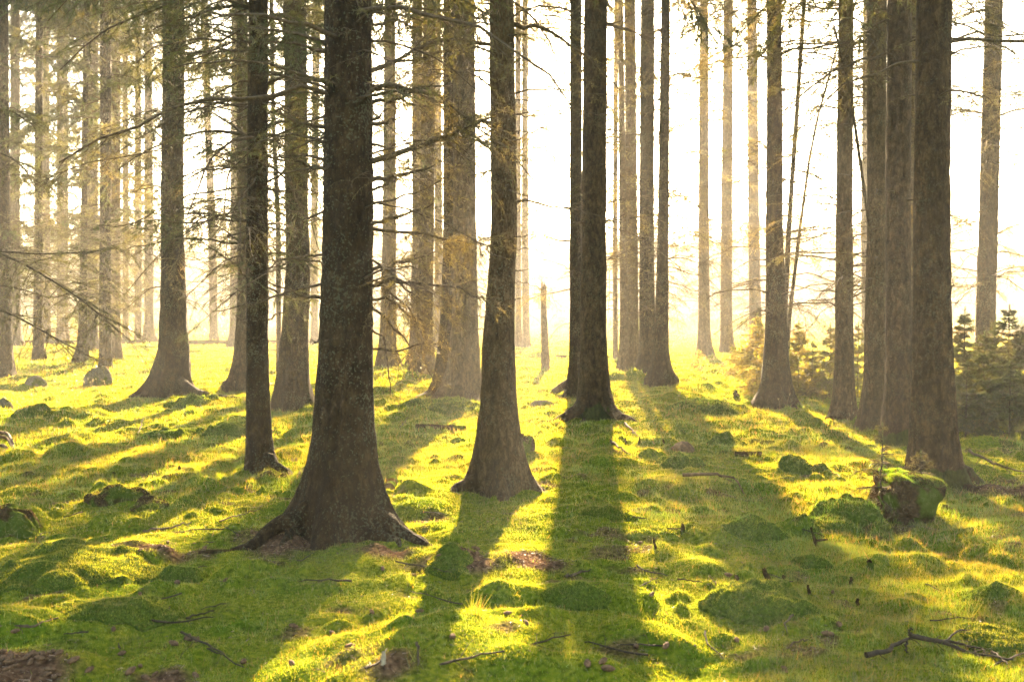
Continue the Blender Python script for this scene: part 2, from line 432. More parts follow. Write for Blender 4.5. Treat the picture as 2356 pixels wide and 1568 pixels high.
def bough(mesh, o, az, L, r0, rng, rise=.1, droop=.3, ntw=10, nd=0., nl=.03, nw=.004, hue=0.5, sides=5, path=None, sub=2, tw=.4, twr=.0022, spread=1.0, tstart=.18):
    """one limb: a bent tapering stem, twigs to both sides, finer twigs on those, needles along the fine ones.
    nd = needles per metre of twig, hue 0 green .. 1 golden brown"""
    if path is None:
        K = 9; t = np.linspace(0, 1, K)[:, None]
        h = np.array([math.cos(az), math.sin(az), 0]); side = np.array([-h[1], h[0], 0])
        wob = np.cumsum(rng.normal(0, .035, (K, 3)), 0) * L * .5; wob[0] = 0
        P = o + h * L * t + np.array([0, 0, 1]) * (rise * L * t - droop * L * t ** 2) + wob + side * L * rng.normal(0, .10) * t ** 2
    else:
        P = np.asarray(path, float); K = len(P)
        L = np.linalg.norm(np.diff(P, axis=0), axis=1).sum()
    r = r0 * (1 - .8 * np.linspace(0, 1, K)) + .0015
    mesh.tubes(P, r[None], sides, 0)
    if ntw <= 0: return
    tt = np.sort(rng.uniform(tstart, 1, ntw)); q = tt * (K - 1); k = np.minimum(q.astype(int), K - 2); f = (q - k)[:, None]
    B = P[k] * (1 - f) + P[k + 1] * f
    T = P[k + 1] - P[k]; T /= np.linalg.norm(T, axis=1, keepdims=True) + 1e-9
    S = np.cross(T, [0, 0, 1.]); S /= np.linalg.norm(S, axis=1, keepdims=True) + 1e-6
    sg = np.where(np.arange(ntw) % 2 == 0, 1, -1)[:, None]
    al = rng.uniform(.55, 1.15, ntw)[:, None]
    up = rng.normal(-.12, .30 * spread, (ntw, 1))
    D = T * np.cos(al) + S * sg * np.sin(al) + np.array([0, 0, 1.]) * up
    D /= np.linalg.norm(D, axis=1, keepdims=True)
    TL = L * (tw * (1 - tt) + .10) * rng.uniform(.45, 1.25, ntw)
    kk = np.linspace(0, 1, 5)
    dr = rng.uniform(.05, .40, ntw)
    W = B[:, None] + D[:, None] * (TL[:, None] * kk)[:, :, None]
    W[:, :, 2] -= (dr * TL)[:, None] * kk ** 2
    W[:, 1:] += np.cumsum(rng.normal(0, .03, (ntw, 4, 3)), 1) * TL[:, None, None]
    rr = np.clip(r0 * .26, twr, .007) * (1 - .75 * kk)
    mesh.tubes(W, np.broadcast_to(rr, (ntw, 5)), 3, 0, cap=False)
    ends = [(W, TL)]
    if nd > 40: ends.append((P[None, K // 4:], np.array([L * .75])))
    if sub > 0:
        ns = ntw * sub
        ti = np.repeat(np.arange(ntw), sub); ff = rng.uniform(.25, .95, ns); q = ff * 4; k = np.minimum(q.astype(int), 3); f = (q - k)[:, None]
        B2 = W[ti, k] * (1 - f) + W[ti, k + 1] * f
        T2 = W[ti, k + 1] - W[ti, k]; T2 /= np.linalg.norm(T2, axis=1, keepdims=True) + 1e-9
        S2 = np.cross(T2, [0, 0, 1.]) * np.where(rng.random(ns) < .5, 1, -1)[:, None]
        D2 = T2 * .75 + S2 * .65 + rng.normal(0, .25, (ns, 3)); D2[:, 2] -= .15
        D2 /= np.linalg.norm(D2, axis=1, keepdims=True) + 1e-9
        L2 = TL[ti] * rng.uniform(.2, .5, ns); k3 = np.linspace(0, 1, 3)
        W2 = B2[:, None] + D2[:, None] * (L2[:, None] * k3)[:, :, None]
        W2[:, :, 2] -= (.2 * L2)[:, None] * k3 ** 2
        mesh.tubes(W2, np.broadcast_to(np.maximum(rr[2] * .7, twr * .7) * (1 - .6 * k3), (ns, 3)), 3, 0, cap=False)
        ends.append((W2, L2))
    if nd > 0:
        for (Wx, Lx) in ends:
            cnt = rng.poisson(np.maximum(Lx * nd, 0)); ti = np.repeat(np.arange(len(Lx)), cnt); M = len(ti)
            if not M: continue
            Kx = Wx.shape[1]; ff = rng.uniform(.12, 1, M) * (Kx - 1); k = np.minimum(ff.astype(int), Kx - 2); f = (ff - k)[:, None]
            b = Wx[ti, k] * (1 - f) + Wx[ti, k + 1] * f
            T = Wx[ti, k + 1] - Wx[ti, k]; T /= np.linalg.norm(T, axis=1, keepdims=True) + 1e-9
            d = T * .8 + rng.normal(0, .55, (M, 3))
            c = GREEN * (1 - hue) + (GOLD * .6 + BROWN * .4) * hue
            cv = c[None] * rng.uniform(.55, 1.5, (len(Lx), 1))[ti] * rng.uniform(.8, 1.2, (M, 1))
            mesh.blades(b, d, nl * rng.uniform(.6, 1.3, M), nw, 1, cv, rng)

def spruce(label, base, pts, flare=1.0, bark=0, hue=.4, nb=16, green=.0, dead=1.0, low=1.2, group=None, seed=0,
           limbs=(), roots=(), lobes=5, need=1.0, top_extra=2.0, cat='spruce tree', name='spruce_tree', lr=(1.0, 1.0), fscale=.35, crown=True, crz=None):
    """base (u, v) where the trunk meets the ground, pts [(v, u centre, width)] up the stem, all measured on the photograph"""
    rng = np.random.default_rng(1000 + seed)
    g = ground(*base)
    w_low = pts[-1][2]
    r_ref = w_low / 2 / FPX * g[1]
    y = g[1] + r_ref * (1 + flare) * .55
    x = (base[0] - U0) / FPX * (g[1] / FWD[1]) * (y / g[1])
    x = at_depth(base[0], base[1], y)[0]
    z0 = float(terrain([x], [y])[0])
    top = at_depth(base[0], 0, y)[2]
    H = max(top - z0 + top_extra + (0 if crz else 2.2), 8.5)
    L = [at_depth(u, v, y) for v, u, _ in pts]
    zs = [p[2] - z0 for p in L] + [0]; cx = [p[0] - x for p in L] + [0]
    rz = [p[2] - z0 for p in L]; rv = [wd / 2 / FPX * y for _, _, wd in pts]
    near = y < 22
    seg = 40 if y < 12 else (26 if near else 16)
    dz = .045 if y < 12 else (.09 if near else .22)
    K = int((H + .4) / dz); z = np.linspace(-.35, H, K)
    px = interp_curve(zs, cx, z)
    ztop = max(rz); rb = interp_curve(rz, rv, np.clip(z, min(rz), ztop))
    rad = np.where(z > ztop, rb * np.clip(1 - .82 * (z - ztop) / max(H - ztop, .1), .05, 1), rb)
    path = np.stack([px, np.cumsum(rng.normal(0, .002, K)), z], 1)
    e = thing(name, label, cat, (x, y, z0), group)
    m = Mesh()
    trunk_mesh(m, path, rad, flare, seed + 3, seg, lobes, .052 if near else .03, .24, scale=fscale)
    m.build('trunk', M_BARK[bark], e)
    TREES.append((x, y, r_ref * (1 + flare * .8)))
    def axis_at(h): return np.array([np.interp(h, z, px), 0, h]), np.interp(h, z, rad)
    # individual dead limbs low on the stem
    nl = .030 if near else .065; nw = .0042 if near else .0105
    tr = .0025 if near else .0042
    k = 0
    if near:
        for i in range(int(nb * dead * 2.1)):
            h = rng.uniform(low, min(top - z0 + .6, H - .8)); a, r = axis_at(h)
            az = rng.uniform(0, 6.283)
            Lb = rng.uniform(.28, 1.15) * (1.0 if rng.random() < .75 else 1.5)
            if math.cos(az) > 0: Lb *= lr[1]
            else: Lb *= lr[0]
            if Lb < .12: continue
            frac = (h - low) / max(top - z0 - low, .1)
            bm_ = Mesh()
            n_d = need * (220 if rng.random() < green * (.4 + frac) else (70 if rng.random() < .3 else 8))
            bough(bm_, a + np.array([math.cos(az), math.sin(az), 0]) * r * .85, az, Lb * 1.15, rng.uniform(.0045, .011), rng,
                  rng.uniform(-.1, .45), rng.uniform(.1, .6), int(4 + Lb * 13), n_d, nl, nw, np.clip(hue + rng.normal(0, .2), 0, 1), 4, sub=2, twr=tr)
            bm_.build('branch', [M_TWIG, M_NEEDLE], e)
    for lm in limbs:
        P = [at_depth(u, v, y + (lm.get('dy', 0) * q / max(len(lm['p']) - 1, 1))) - np.array([x, y, z0]) for q, (u, v) in enumerate(lm['p'])]
        P = np.array(P); tq = np.linspace(0, 1, len(P)); t2 = np.linspace(0, 1, 10)
        P = np.stack([np.interp(t2, tq, P[:, c]) for c in range(3)], 1)
        a, r = axis_at(P[0, 2]); P[0, 1] = 0
        s = np.sign(P[-1, 0] - P[0, 0]); P[0, 0] = a[0] + s * r * .8
        P[1:-1] = (P[:-2] + 2 * P[1:-1] + P[2:]) / 4
        P[1:-1] += rng.normal(0, .008, (8, 3))
        bm_ = Mesh()
        bough(bm_, None, 0, 0, lm.get('r', .015) * (1.0 if 'thickest' in label else .62), rng, ntw=lm.get('n', 12), nd=lm.get('nd', 25) * 1.5, nl=nl, nw=nw, hue=lm.get('hue', hue), path=P, sides=6,
              sub=lm.get('sub', 2), tw=lm.get('tw', .62), tstart=lm.get('ts', .15), spread=1.5, twr=.0017)
        bm_.build('branch', [M_TWIG, M_NEEDLE], e)
    for rt in roots:
        q0, u, v, rr = rt
        E = ground(u, v) - np.array([x, y, z0]); E[2] -= .02
        S = np.array([E[0] * .10, E[1] * .10, .34 * q0])
        t = np.linspace(0, 1, 14)[:, None]
        P = S + (E - S) * t
        wv = np.cumsum(rng.normal(0, .018, (14, 2)), 0) * np.sin(np.pi * t)
        P[:, :2] += wv
        gz = terrain(P[:, 0] + x, P[:, 1] + y) - z0
        P[:, 2] = gz + .34 * q0 * (1 - t[:, 0]) ** 2.2 + .012 - .04 * t[:, 0] ** 3
        rad_ = rr * 1.35 * (1 - t[:, 0]) ** .7 + .010
        rm = Mesh(); rm.tubes(P, rad_[None], 10, 0, np.full((140, 3), .35, np.float32))
        rm.build('root', M_BARK[bark], e)
    # crown: the needled boughs that start near the top of the picture
    if crown:
        cm = Mesh()
        z1 = crz if crz is not None else (top - z0) * (.62 if green > .3 else .78)
        if not near: z1 = crz if crz is not None else (top - z0) * .32
        n = int((12 if near else (26 if base[0] < 760 else 20)) * (.45 + green * 2.2))
        for i in range(n):
            q = rng.random(); h = z1 + (min(H - .3, top - z0 + .9) - z1) * q if rng.random() < .85 else rng.uniform(top - z0, H - .3); a, r = axis_at(h)
            az = rng.uniform(0, 6.283)
            Lb = (1.7 if near else 2.0) * (1 - .55 * max(0, (h - top + z0) / max(H - top + z0, 1))) * rng.uniform(.5, 1.2)
            if not near: Lb *= (.45 + .75 * min(1, (h - z1) / max((top - z0) - z1, 1)))
            dens = green + .45 * min(1, max(0, (h - z1) / max(top - z0 - z1, .5)))
            nd = need * dens * (260 if near else (300 if base[0] < 760 else 165)) * rng.uniform(.2, 1.4)
            bough(cm, a + np.array([math.cos(az), math.sin(az), 0]) * r * .8, az, Lb, rng.uniform(.010, .018), rng, rng.uniform(-.05, .35),
                  rng.uniform(.2, .6), int(7 + Lb * 6), nd, nl * 1.1, nw * 1.15, np.clip(hue + rng.normal(0, .18), 0, 1), 4, sub=2, twr=tr)
        if crz is None:                              # dense unseen boughs, added above the picture to shade the air below
            for i in range(26 if near else (46 if base[0] < 760 else 22)):
                h = rng.uniform(top - z0 + (.6 if near else 1.2), H - .2); a, r = axis_at(h); az = rng.uniform(0, 6.283)
                bough(cm, a, az, (2.1 if near else 2.5) * (1 - .5 * (h - top + z0) / max(H - top + z0, 1)) * rng.uniform(.6, 1.2), .016, rng, rng.uniform(-.05, .3), rng.uniform(.2, .6),
                      16, 150 * need, .06 if near else .11, .012 if near else .020, np.clip(hue * .6, 0, 1), 4, sub=2, twr=.003)
        cm.build('crown', [M_TWIG, M_NEEDLE], e)
        if not near and dead > 0:
            dm = Mesh()
            for i in range(int(nb * dead * (3.0 if base[0] < 760 else 2.0))):
                h = rng.uniform(low, max(z1 * 1.3, low + 1)); a, r = axis_at(h); az = rng.uniform(0, 6.283); Lb = rng.uniform(.4, 1.5)
                bough(dm, a + np.array([math.cos(az), math.sin(az), 0]) * r * .8, az, Lb, .010, rng, rng.uniform(-.1, .4), rng.uniform(.1, .5),
                      int(4 + Lb * 8), (25 if base[0] < 760 else 12) * need, nl, nw, np.clip(hue + .1, 0, 1), 3, sub=2, twr=tr)
            tag(dm.build('dead_branches', [M_TWIG, M_NEEDLE], e), kind='stuff')
    return e

G_FAR = 'distant spruces in the haze'; G_MID = 'spruces in the middle of the wood'; G_NEAR = 'foreground spruces'
SP = [
 # ---- foreground
 dict(label='thickest dark foreground spruce with widely flared base and many dead limbs', base=(785, 1245), pts=[(0, 800, 104), (522, 800, 114), (856, 794, 122)], flare=1.45,
      bark=0, hue=.55, nb=20, green=.10, group=G_NEAR, lr=(.7, .7), low=1.6, lobes=4,
      roots=[(.7, 505, 1268, .050), (.8, 1012, 1254, .052), (.6, 930, 1262, .04), (.5, 1000, 1242, .035), (.4, 640, 1262, .035)],
      limbs=[dict(p=[(857, 373), (949, 348), (1039, 313), (1072, 293), (1130, 270)], r=.021, n=44, nd=99, dy=-.5, hue=.85),
             dict(p=[(857, 166), (905, 140), (970, 112), (1000, 93), (1090, 97)], r=.016, n=27, nd=110, dy=.4, hue=.8),
             dict(p=[(857, 238), (930, 220), (996, 193)], r=.014, n=10, nd=11, dy=-.2),
             dict(p=[(857, 287), (925, 270)], r=.015, n=3, nd=0), dict(p=[(855, 280), (897, 250)], r=.010, n=3, nd=0),
             dict(p=[(857, 415), (930, 403), (1000, 380)], r=.017, n=17, nd=44, dy=-.4, hue=.9),
             dict(p=[(857, 435), (918, 412)], r=.011, n=8, nd=22),
             dict(p=[(857, 517), (920, 500), (996, 468)], r=.015, n=13, nd=33, dy=-.3),
             dict(p=[(857, 622), (920, 605), (1002, 578)], r=.013, n=30, nd=26, dy=.2),
             dict(p=[(857, 660), (919, 642), (1019, 656), (1128, 688)], r=.013, n=44, nd=44, dy=-.6, hue=.9),
             dict(p=[(857, 526), (986, 540), (1086, 563), (1132, 566)], r=.011, n=40, nd=77, dy=.5, hue=.9),
             dict(p=[(857, 802), (919, 809), (972, 784), (1022, 797)], r=.009, n=30, nd=22, dy=.2, hue=1),
             dict(p=[(857, 702), (936, 780), (1004, 880)], r=.009, n=23, nd=13, dy=.6),
             dict(p=[(857, 690), (900, 690), (960, 735), (1000, 750)], r=.009, n=30, nd=30, dy=.3, hue=1),
             dict(p=[(857, 745), (890, 800), (895, 850), (898, 905)], r=.007, n=17, nd=6, dy=-.2),
             dict(p=[(857, 330), (900, 345), (960, 300)], r=.009, n=22, nd=60, dy=.3, hue=.8), dict(p=[(857, 590), (910, 640), (980, 700), (1030, 700)], r=.008, n=26, nd=40, dy=-.5, hue=1),
             dict(p=[(857, 640), (930, 690), (985, 800)], r=.008, n=24, nd=30, dy=.4, hue=1), dict(p=[(857, 470), (930, 455), (1010, 420), (1060, 370)], r=.008, n=26, nd=70, dy=-.4, hue=.9),
             dict(p=[(857, 200), (900, 215), (960, 250), (1040, 240)], r=.009, n=24, nd=70, dy=.5, hue=.9), dict(p=[(857, 60), (910, 45), (980, 70)], r=.010, n=18, nd=60, dy=.3, hue=.7),
             dict(p=[(745, 686), (690, 678), (617, 648)], r=.012, n=10, nd=10, dy=-.2),
             dict(p=[(745, 295), (690, 282), (640, 262)], r=.012, n=10, nd=60, dy=-.3, hue=.1),
             dict(p=[(745, 385), (700, 378), (640, 350)], r=.013, n=10, nd=50, dy=-.3, hue=.15),
             dict(p=[(745, 120), (690, 100), (610, 95)], r=.014, n=14, nd=130, dy=-.5, hue=.1),
             dict(p=[(748, 490), (705, 500), (650, 470)], r=.009, n=8, nd=30, dy=.3, hue=.2),
             dict(p=[(745, 785), (715, 787)], r=.011, n=1, nd=0), dict(p=[(745, 590), (690, 590), (650, 610)], r=.008, n=8, nd=8, dy=-.3)]),
 dict(label='pale grey foreground spruce with slightly bowed stem and mossy flared foot', base=(1148, 1138), pts=[(0, 1154, 56), (522, 1160, 58), (656, 1153, 63), (790, 1146, 70), (960, 1147, 76)], flare=1.15,
      bark=1, hue=.7, nb=10, green=.06, group=G_NEAR, lr=(.6, .6), low=2.2, lobes=4,
      roots=[(.6, 1272, 1130, .05), (.6, 1030, 1128, .045), (.4, 1100, 1140, .03)],
      limbs=[dict(p=[(1184, 55), (1232, 45)], r=.010, n=1, nd=0), dict(p=[(1187, 230), (1240, 226)], r=.009, n=1, nd=0),
             dict(p=[(1187, 262), (1240, 268), (1310, 262)], r=.008, n=14, nd=90, dy=-.3, hue=1.0), dict(p=[(1188, 306), (1220, 302)], r=.008, n=1, nd=0),
             dict(p=[(1188, 375), (1216, 365)], r=.009, n=1, nd=0), dict(p=[(1188, 460), (1224, 455)], r=.007, n=2, nd=0),
             dict(p=[(1187, 548), (1215, 540), (1282, 542)], r=.007, n=4, nd=0), dict(p=[(1184, 571), (1230, 570), (1252, 584)], r=.006, n=2, nd=0),
             dict(p=[(1184, 622), (1224, 620)], r=.008, n=2, nd=0), dict(p=[(1182, 646), (1215, 650), (1248, 668)], r=.006, n=2, nd=0),
             dict(p=[(1182, 690), (1202, 686)], r=.009, n=0), dict(p=[(1130, 725), (1100, 726), (1080, 758)], r=.008, n=4, nd=0),
             dict(p=[(1118, 757), (1095, 756), (1063, 778)], r=.008, n=4, nd=0), dict(p=[(1132, 812), (1105, 816)], r=.010, n=0),
             dict(p=[(1126, 683), (1090, 678), (1060, 640)], r=.006, n=6, nd=20, hue=1),
             dict(p=[(1132, 20), (1092, 40), (1100, 110), (1105, 195)], r=.011, n=12, nd=4, dy=-.3), dict(p=[(1130, 5), (1110, 60), (1145, 110), (1182, 142)], r=.008, n=5, nd=2, dy=-.4)]),
 dict(label='slim dark spruce standing left of the thickest trunk, low green sprays on its stem', base=(596, 1088), pts=[(0, 596, 43), (522, 593, 48), (856, 593, 51), (1000, 595, 54)], flare=.45, bark=0, hue=.05, nb=44, green=.62,
      group=G_NEAR, lr=(1.1, .9), low=1.9, fscale=.25, roots=[(.5, 655, 1090, .03)],
      limbs=[dict(p=[(575, 645), (540, 605), (450, 545)], r=.011, n=22, nd=260, dy=-.4, hue=.1), dict(p=[(570, 570), (520, 530), (440, 480)], r=.010, n=18, nd=60, dy=.4),
             dict(p=[(572, 470), (500, 455), (420, 478)], r=.010, n=18, nd=30, dy=.3), dict(p=[(574, 400), (530, 372), (492, 355)], r=.012, n=8, nd=10),
             dict(p=[(574, 320), (500, 265), (440, 240)], r=.011, n=18, nd=70, dy=.4, hue=.1), dict(p=[(574, 240), (480, 250), (430, 290)], r=.010, n=16, nd=20, dy=-.3),
             dict(p=[(574, 115), (500, 75), (430, 30)], r=.013, n=20, nd=120, dy=.3, hue=.1), dict(p=[(618, 660), (670, 690), (740, 680)], r=.009, n=18, nd=110, dy=.4, hue=.15),
             dict(p=[(617, 420), (665, 390), (740, 300)], r=.010, n=16, nd=60, dy=-.3, hue=.15), dict(p=[(617, 120), (680, 70), (745, 60)], r=.012, n=18, nd=150, dy=.4, hue=.1),
             dict(p=[(617, 735), (655, 715), (690, 712)], r=.008, n=5, nd=5), dict(p=[(570, 745), (535, 722)], r=.007, n=2, nd=0), dict(p=[(567, 678), (530, 655)], r=.008, n=2, nd=0)]),
 dict(label='massive scaly spruce at the right, nearest on that side, bare trunk', base=(2148, 1110), pts=[(0, 2147, 74), (522, 2142, 79), (790, 2142, 85), (960, 2146, 92)], flare=.55, bark=2, hue=.6, nb=9, green=.1, group=G_NEAR,
      lr=(.2, .8), low=2.6, roots=[(.9, 2262, 1104, .06), (.5, 2062, 1062, .035), (.4, 2300, 1125, .03)],
      limbs=[dict(p=[(2178, 690), (2196, 638)], r=.016, n=5, nd=0), dict(p=[(2181, 700), (2210, 695), (2245, 648)], r=.006, n=4, nd=0)]),
 dict(label='central mossy-footed spruce casting the broad straight shadow toward the viewer', base=(1370, 966), pts=[(0, 1371, 53), (522, 1366, 57), (790, 1366, 60)], flare=.75, bark=2, hue=.7, nb=14, green=.05, group=G_MID,
      lr=(.3, .8), low=2.0, roots=[(.9, 1250, 968, .07), (1.0, 1470, 970, .07), (.5, 1330, 975, .05)],
      limbs=[dict(p=[(1394, 600), (1440, 580), (1540, 532)], r=.012, n=8, nd=0, dy=.4), dict(p=[(1396, 508), (1450, 490), (1520, 465)], r=.012, n=6, nd=0, dy=-.3),
             dict(p=[(1397, 60), (1430, 45), (1500, 12)], r=.017, n=14, nd=20, hue=.8), dict(p=[(1396, 80), (1440, 55)], r=.01, n=4, nd=0), dict(p=[(1396, 125), (1430, 117)], r=.01, n=3, nd=0),
             dict(p=[(1396, 328), (1450, 310)], r=.011, n=4, nd=0), dict(p=[(1396, 395), (1450, 366)], r=.009, n=3, nd=0), dict(p=[(1396, 260), (1450, 238)], r=.009, n=6, nd=8),
             dict(p=[(1394, 618), (1405, 620), (1400, 720)], r=.008, n=4, nd=0), dict(p=[(1394, 712), (1428, 713)], r=.007, n=0)]),
 dict(label='spruce half hidden behind the left side of the central mossy-footed trunk', base=(1328, 914), pts=[(0, 1325, 26), (522, 1325, 28), (790, 1327, 33)], flare=1.0, bark=0, hue=.8, nb=26, green=.1, group=G_MID,
      lr=(1.2, .2), low=1.6, roots=[(.8, 1256, 906, .06)],
      limbs=[dict(p=[(1312, 70), (1280, 55), (1250, 40)], r=.012, n=6, nd=10), dict(p=[(1312, 125), (1270, 105), (1235, 85)], r=.01, n=8, nd=20),
             dict(p=[(1312, 205), (1250, 225), (1225, 245)], r=.01, n=10, nd=10), dict(p=[(1312, 618), (1280, 605), (1230, 590)], r=.009, n=9, nd=5),
             dict(p=[(1312, 740), (1280, 752), (1255, 800)], r=.008, n=8, nd=30, hue=.8), dict(p=[(1312, 450), (1270, 435)], r=.008, n=4, nd=0)]),
 # ---- right group
 dict(label='reddish scaly spruce wedged between two thicker trunks in the right-hand row', base=(2066, 1028), pts=[(0, 2067, 52), (522, 2067, 54), (856, 2068, 57)], flare=.6, bark=3, hue=.6, nb=6, green=.1, group=G_MID, lr=(.3, .3), low=2.6),
 dict(label='spruce with a thin pole leaning across it and its root curving left', base=(2014, 988), pts=[(0, 2018, 43), (522, 2017, 43), (790, 2014, 46)], flare=1.0, bark=1, hue=.6, nb=12, green=.1, group=G_MID, lr=(.9, .3), low=1.8, roots=[(.9, 1958, 985, .05)]),  # lighter grey bark paints in the haze over this trunk
 dict(label='upright spruce with short spiky twigs just left of the right-hand row', base=(1940, 962), pts=[(0, 1944, 32), (522, 1941, 38), (790, 1942, 40)], flare=.75, bark=1, hue=.7, nb=44, green=.28, group=G_MID, lr=(1.3, 1.2), low=1.3, roots=[(.7, 1896, 965, .05)],
      limbs=[dict(p=[(1960, 20), (1995, -10)], r=.012, n=6, nd=30), dict(p=[(1921, 575), (1880, 570), (1840, 590)], r=.010, n=6, nd=3), dict(p=[(1922, 330), (1890, 295)], r=.01, n=6, nd=3),
             dict(p=[(1960, 652), (1990, 632)], r=.009, n=3, nd=0)]),
 dict(label='broad-footed spruce standing in front of the hazy young spruces', base=(1783, 938), pts=[(0, 1781, 32), (522, 1782, 38), (790, 1786, 47)], flare=1.15, bark=0, hue=.7, nb=36, green=.32, group=G_MID, lr=(.9, 1.4), low=1.4, fscale=.45,
      roots=[(.7, 1726, 942, .05), (.6, 1836, 942, .05)],
      limbs=[dict(p=[(1798, 20), (1850, 0)], r=.012, n=8, nd=60, hue=.6), dict(p=[(1800, 555), (1860, 540), (1920, 560)], r=.009, n=6, nd=2, dy=-.4), dict(p=[(1800, 590), (1850, 575), (1900, 580)], r=.009, n=8, nd=2),
             dict(p=[(1802, 640), (1840, 640), (1905, 652)], r=.008, n=7, nd=2)]),
 dict(label='slender dark-leaning spruce rising right behind the broad-footed trunk', base=(1803, 880), pts=[(0, 1850, 9), (267, 1832, 10), (522, 1815, 11), (720, 1806, 12)], flare=.3, bark=0, hue=.7, nb=34, green=.5, group=G_MID, lr=(.4, 1.1), low=2.2,
      limbs=[dict(p=[(1840, 100), (1880, 80), (1930, 75)], r=.009, n=12, nd=50), dict(p=[(1834, 168), (1870, 160), (1920, 165)], r=.008, n=10, nd=40), dict(p=[(1826, 330), (1850, 300)], r=.008, n=4, nd=10)]),
 dict(label='dark spruce at far right standing behind a thicket of young spruces', base=(2268, 886), pts=[(0, 2288, 38), (260, 2281, 39), (522, 2274, 41), (720, 2268, 43)], flare=.7, bark=0, hue=.65, nb=46, green=.6, group=G_MID, lr=(1.3, 1.3), low=1.8,
      limbs=[dict(p=[(2306, 70), (2340, 40), (2380, 20)], r=.012, n=14, nd=60, hue=.9), dict(p=[(2262, 210), (2220, 215), (2185, 235)], r=.01, n=10, nd=60, hue=.3), dict(p=[(2300, 225), (2340, 215), (2400, 260)], r=.01, n=14, nd=90, hue=.5)]),
 dict(label='hazy spruce glimpsed as a sliver between the reddish and the massive trunks', base=(2100, 902), pts=[(0, 2102, 18), (522, 2099, 20)], flare=.7, bark=1, hue=.6, nb=5, green=.1, group=G_MID, lr=(.2, .2)),
 # ---- centre middle distance
 dict(label='wide grey spruce right of the dead limbs, standing above a mossy bank', base=(1066, 922), pts=[(0, 1068, 48), (522, 1069, 53), (790, 1071, 58)], flare=1.0, bark=1, hue=.7, nb=20, green=.3, group=G_MID, lr=(.5, 1.1), low=2.0, fscale=.5,
      roots=[(.6, 965, 918, .06), (.4, 1105, 925, .06)]),
 dict(label='darker spruce leaning against the left flank of a wide grey one', base=(1018, 908), pts=[(0, 1034, 28), (522, 1036, 32), (740, 1032, 36)], flare=.9, bark=0, hue=.7, nb=18, green=.2, group=G_MID, lr=(1.0, .3), low=2.0, fscale=.5, roots=[(.5, 952, 914, .05)]),
 dict(label='spruce with a swollen burl on its right side, standing left of the thickest trunk', base=(672, 946), pts=[(0, 678, 52), (522, 683, 52), (600, 688, 56), (790, 678, 60)], flare=.85, bark=0, hue=.15, nb=40, green=.55, group=G_MID, lr=(1.1, .8), low=2.0, fscale=.45,
      limbs=[dict(p=[(655, 60), (610, 40), (560, 60)], r=.012, n=14, nd=90, hue=.15), dict(p=[(706, 180), (740, 160)], r=.01, n=8, nd=60, hue=.2)]),
 dict(label='thin sapling stem squeezed against the spruce with the burl', base=(641, 858), pts=[(0, 624, 9), (260, 628, 9), (522, 640, 12), (740, 641, 11)], flare=.2, bark=0, hue=.2, nb=16, green=.4, group=G_MID, low=2.5, lr=(.8, .8)),
 dict(label='tall dark left-hand spruce with very wide flared roots on a sunlit rise', base=(392, 911), pts=[(0, 399, 47), (522, 397, 51), (700, 400, 57), (790, 402, 62)], flare=1.15, bark=0, hue=.35, nb=34, green=.3, group=G_MID, lr=(1.4, 1.0), low=1.6, fscale=.4,
      roots=[(.8, 556, 916, .07), (.8, 285, 916, .07), (.5, 440, 918, .05), (.4, 340, 918, .05)],
      limbs=[dict(p=[(372, 330), (310, 330), (235, 362), (218, 350)], r=.011, n=20, nd=130, dy=-.6, hue=.75), dict(p=[(372, 420), (310, 430), (240, 385)], r=.010, n=20, nd=130, dy=.3, hue=.8),  # golden needle hue on these sprays stands in for sunlight
             dict(p=[(372, 300), (320, 262), (280, 270)], r=.010, n=14, nd=110, hue=.55), dict(p=[(422, 65), (460, 50), (540, 30)], r=.014, n=12, nd=20, dy=-.3), dict(p=[(422, 140), (470, 115), (530, 95)], r=.011, n=10, nd=20),
             dict(p=[(372, 40), (300, 20), (240, 12)], r=.011, n=16, nd=120, hue=.2), dict(p=[(372, 62), (310, 60), (250, 70)], r=.010, n=14, nd=90, hue=.3),
             dict(p=[(422, 540), (440, 510), (470, 480)], r=.008, n=7, nd=2), dict(p=[(430, 712), (465, 702)], r=.006, n=3, nd=10, hue=.2), dict(p=[(372, 590), (340, 582)], r=.007, n=3, nd=0),
             dict(p=[(405, 560), (412, 600), (395, 650)], r=.005, n=26, nd=160, hue=1.0, tw=.5, dy=-.4)]),
 dict(label='spruce with one root sweeping far left, partly hidden by the slim dark one', base=(560, 896), pts=[(0, 557, 25), (522, 560, 26), (700, 561, 29), (790, 562, 34)], flare=1.5, bark=1, hue=.3, nb=20, green=.35, group=G_MID, lr=(1.0, .5), low=2.0, fscale=.5,
      roots=[(.9, 496, 890, .08), (.7, 640, 882, .08)]),
 dict(label='hazy spruce visible through the dead limbs of the thickest trunk', base=(891, 843), pts=[(0, 897, 24), (522, 896, 32), (740, 893, 36)], flare=.7, bark=1, hue=.6, nb=20, green=.45, group=G_MID),
 dict(label='left of two overlapping hazy spruces behind a lattice of bare twigs', base=(957, 838), pts=[(0, 960, 23), (522, 961, 25), (740, 958, 28)], flare=.9, bark=1, hue=.6, nb=18, green=.5, group=G_MID),
 dict(label='right of two overlapping hazy spruces behind a lattice of bare twigs', base=(978, 858), pts=[(0, 989, 28), (522, 982, 34), (740, 976, 40)], flare=.8, bark=1, hue=.65, nb=18, green=.5, group=G_MID),
 dict(label='leftmost of four close slender spruces right of the centre, pale in the sunlit haze', base=(1433, 854), pts=[(0, 1428, 12), (522, 1433, 17), (740, 1436, 18)], flare=1.1, bark=1, hue=.8, nb=12, green=.35, group=G_MID),
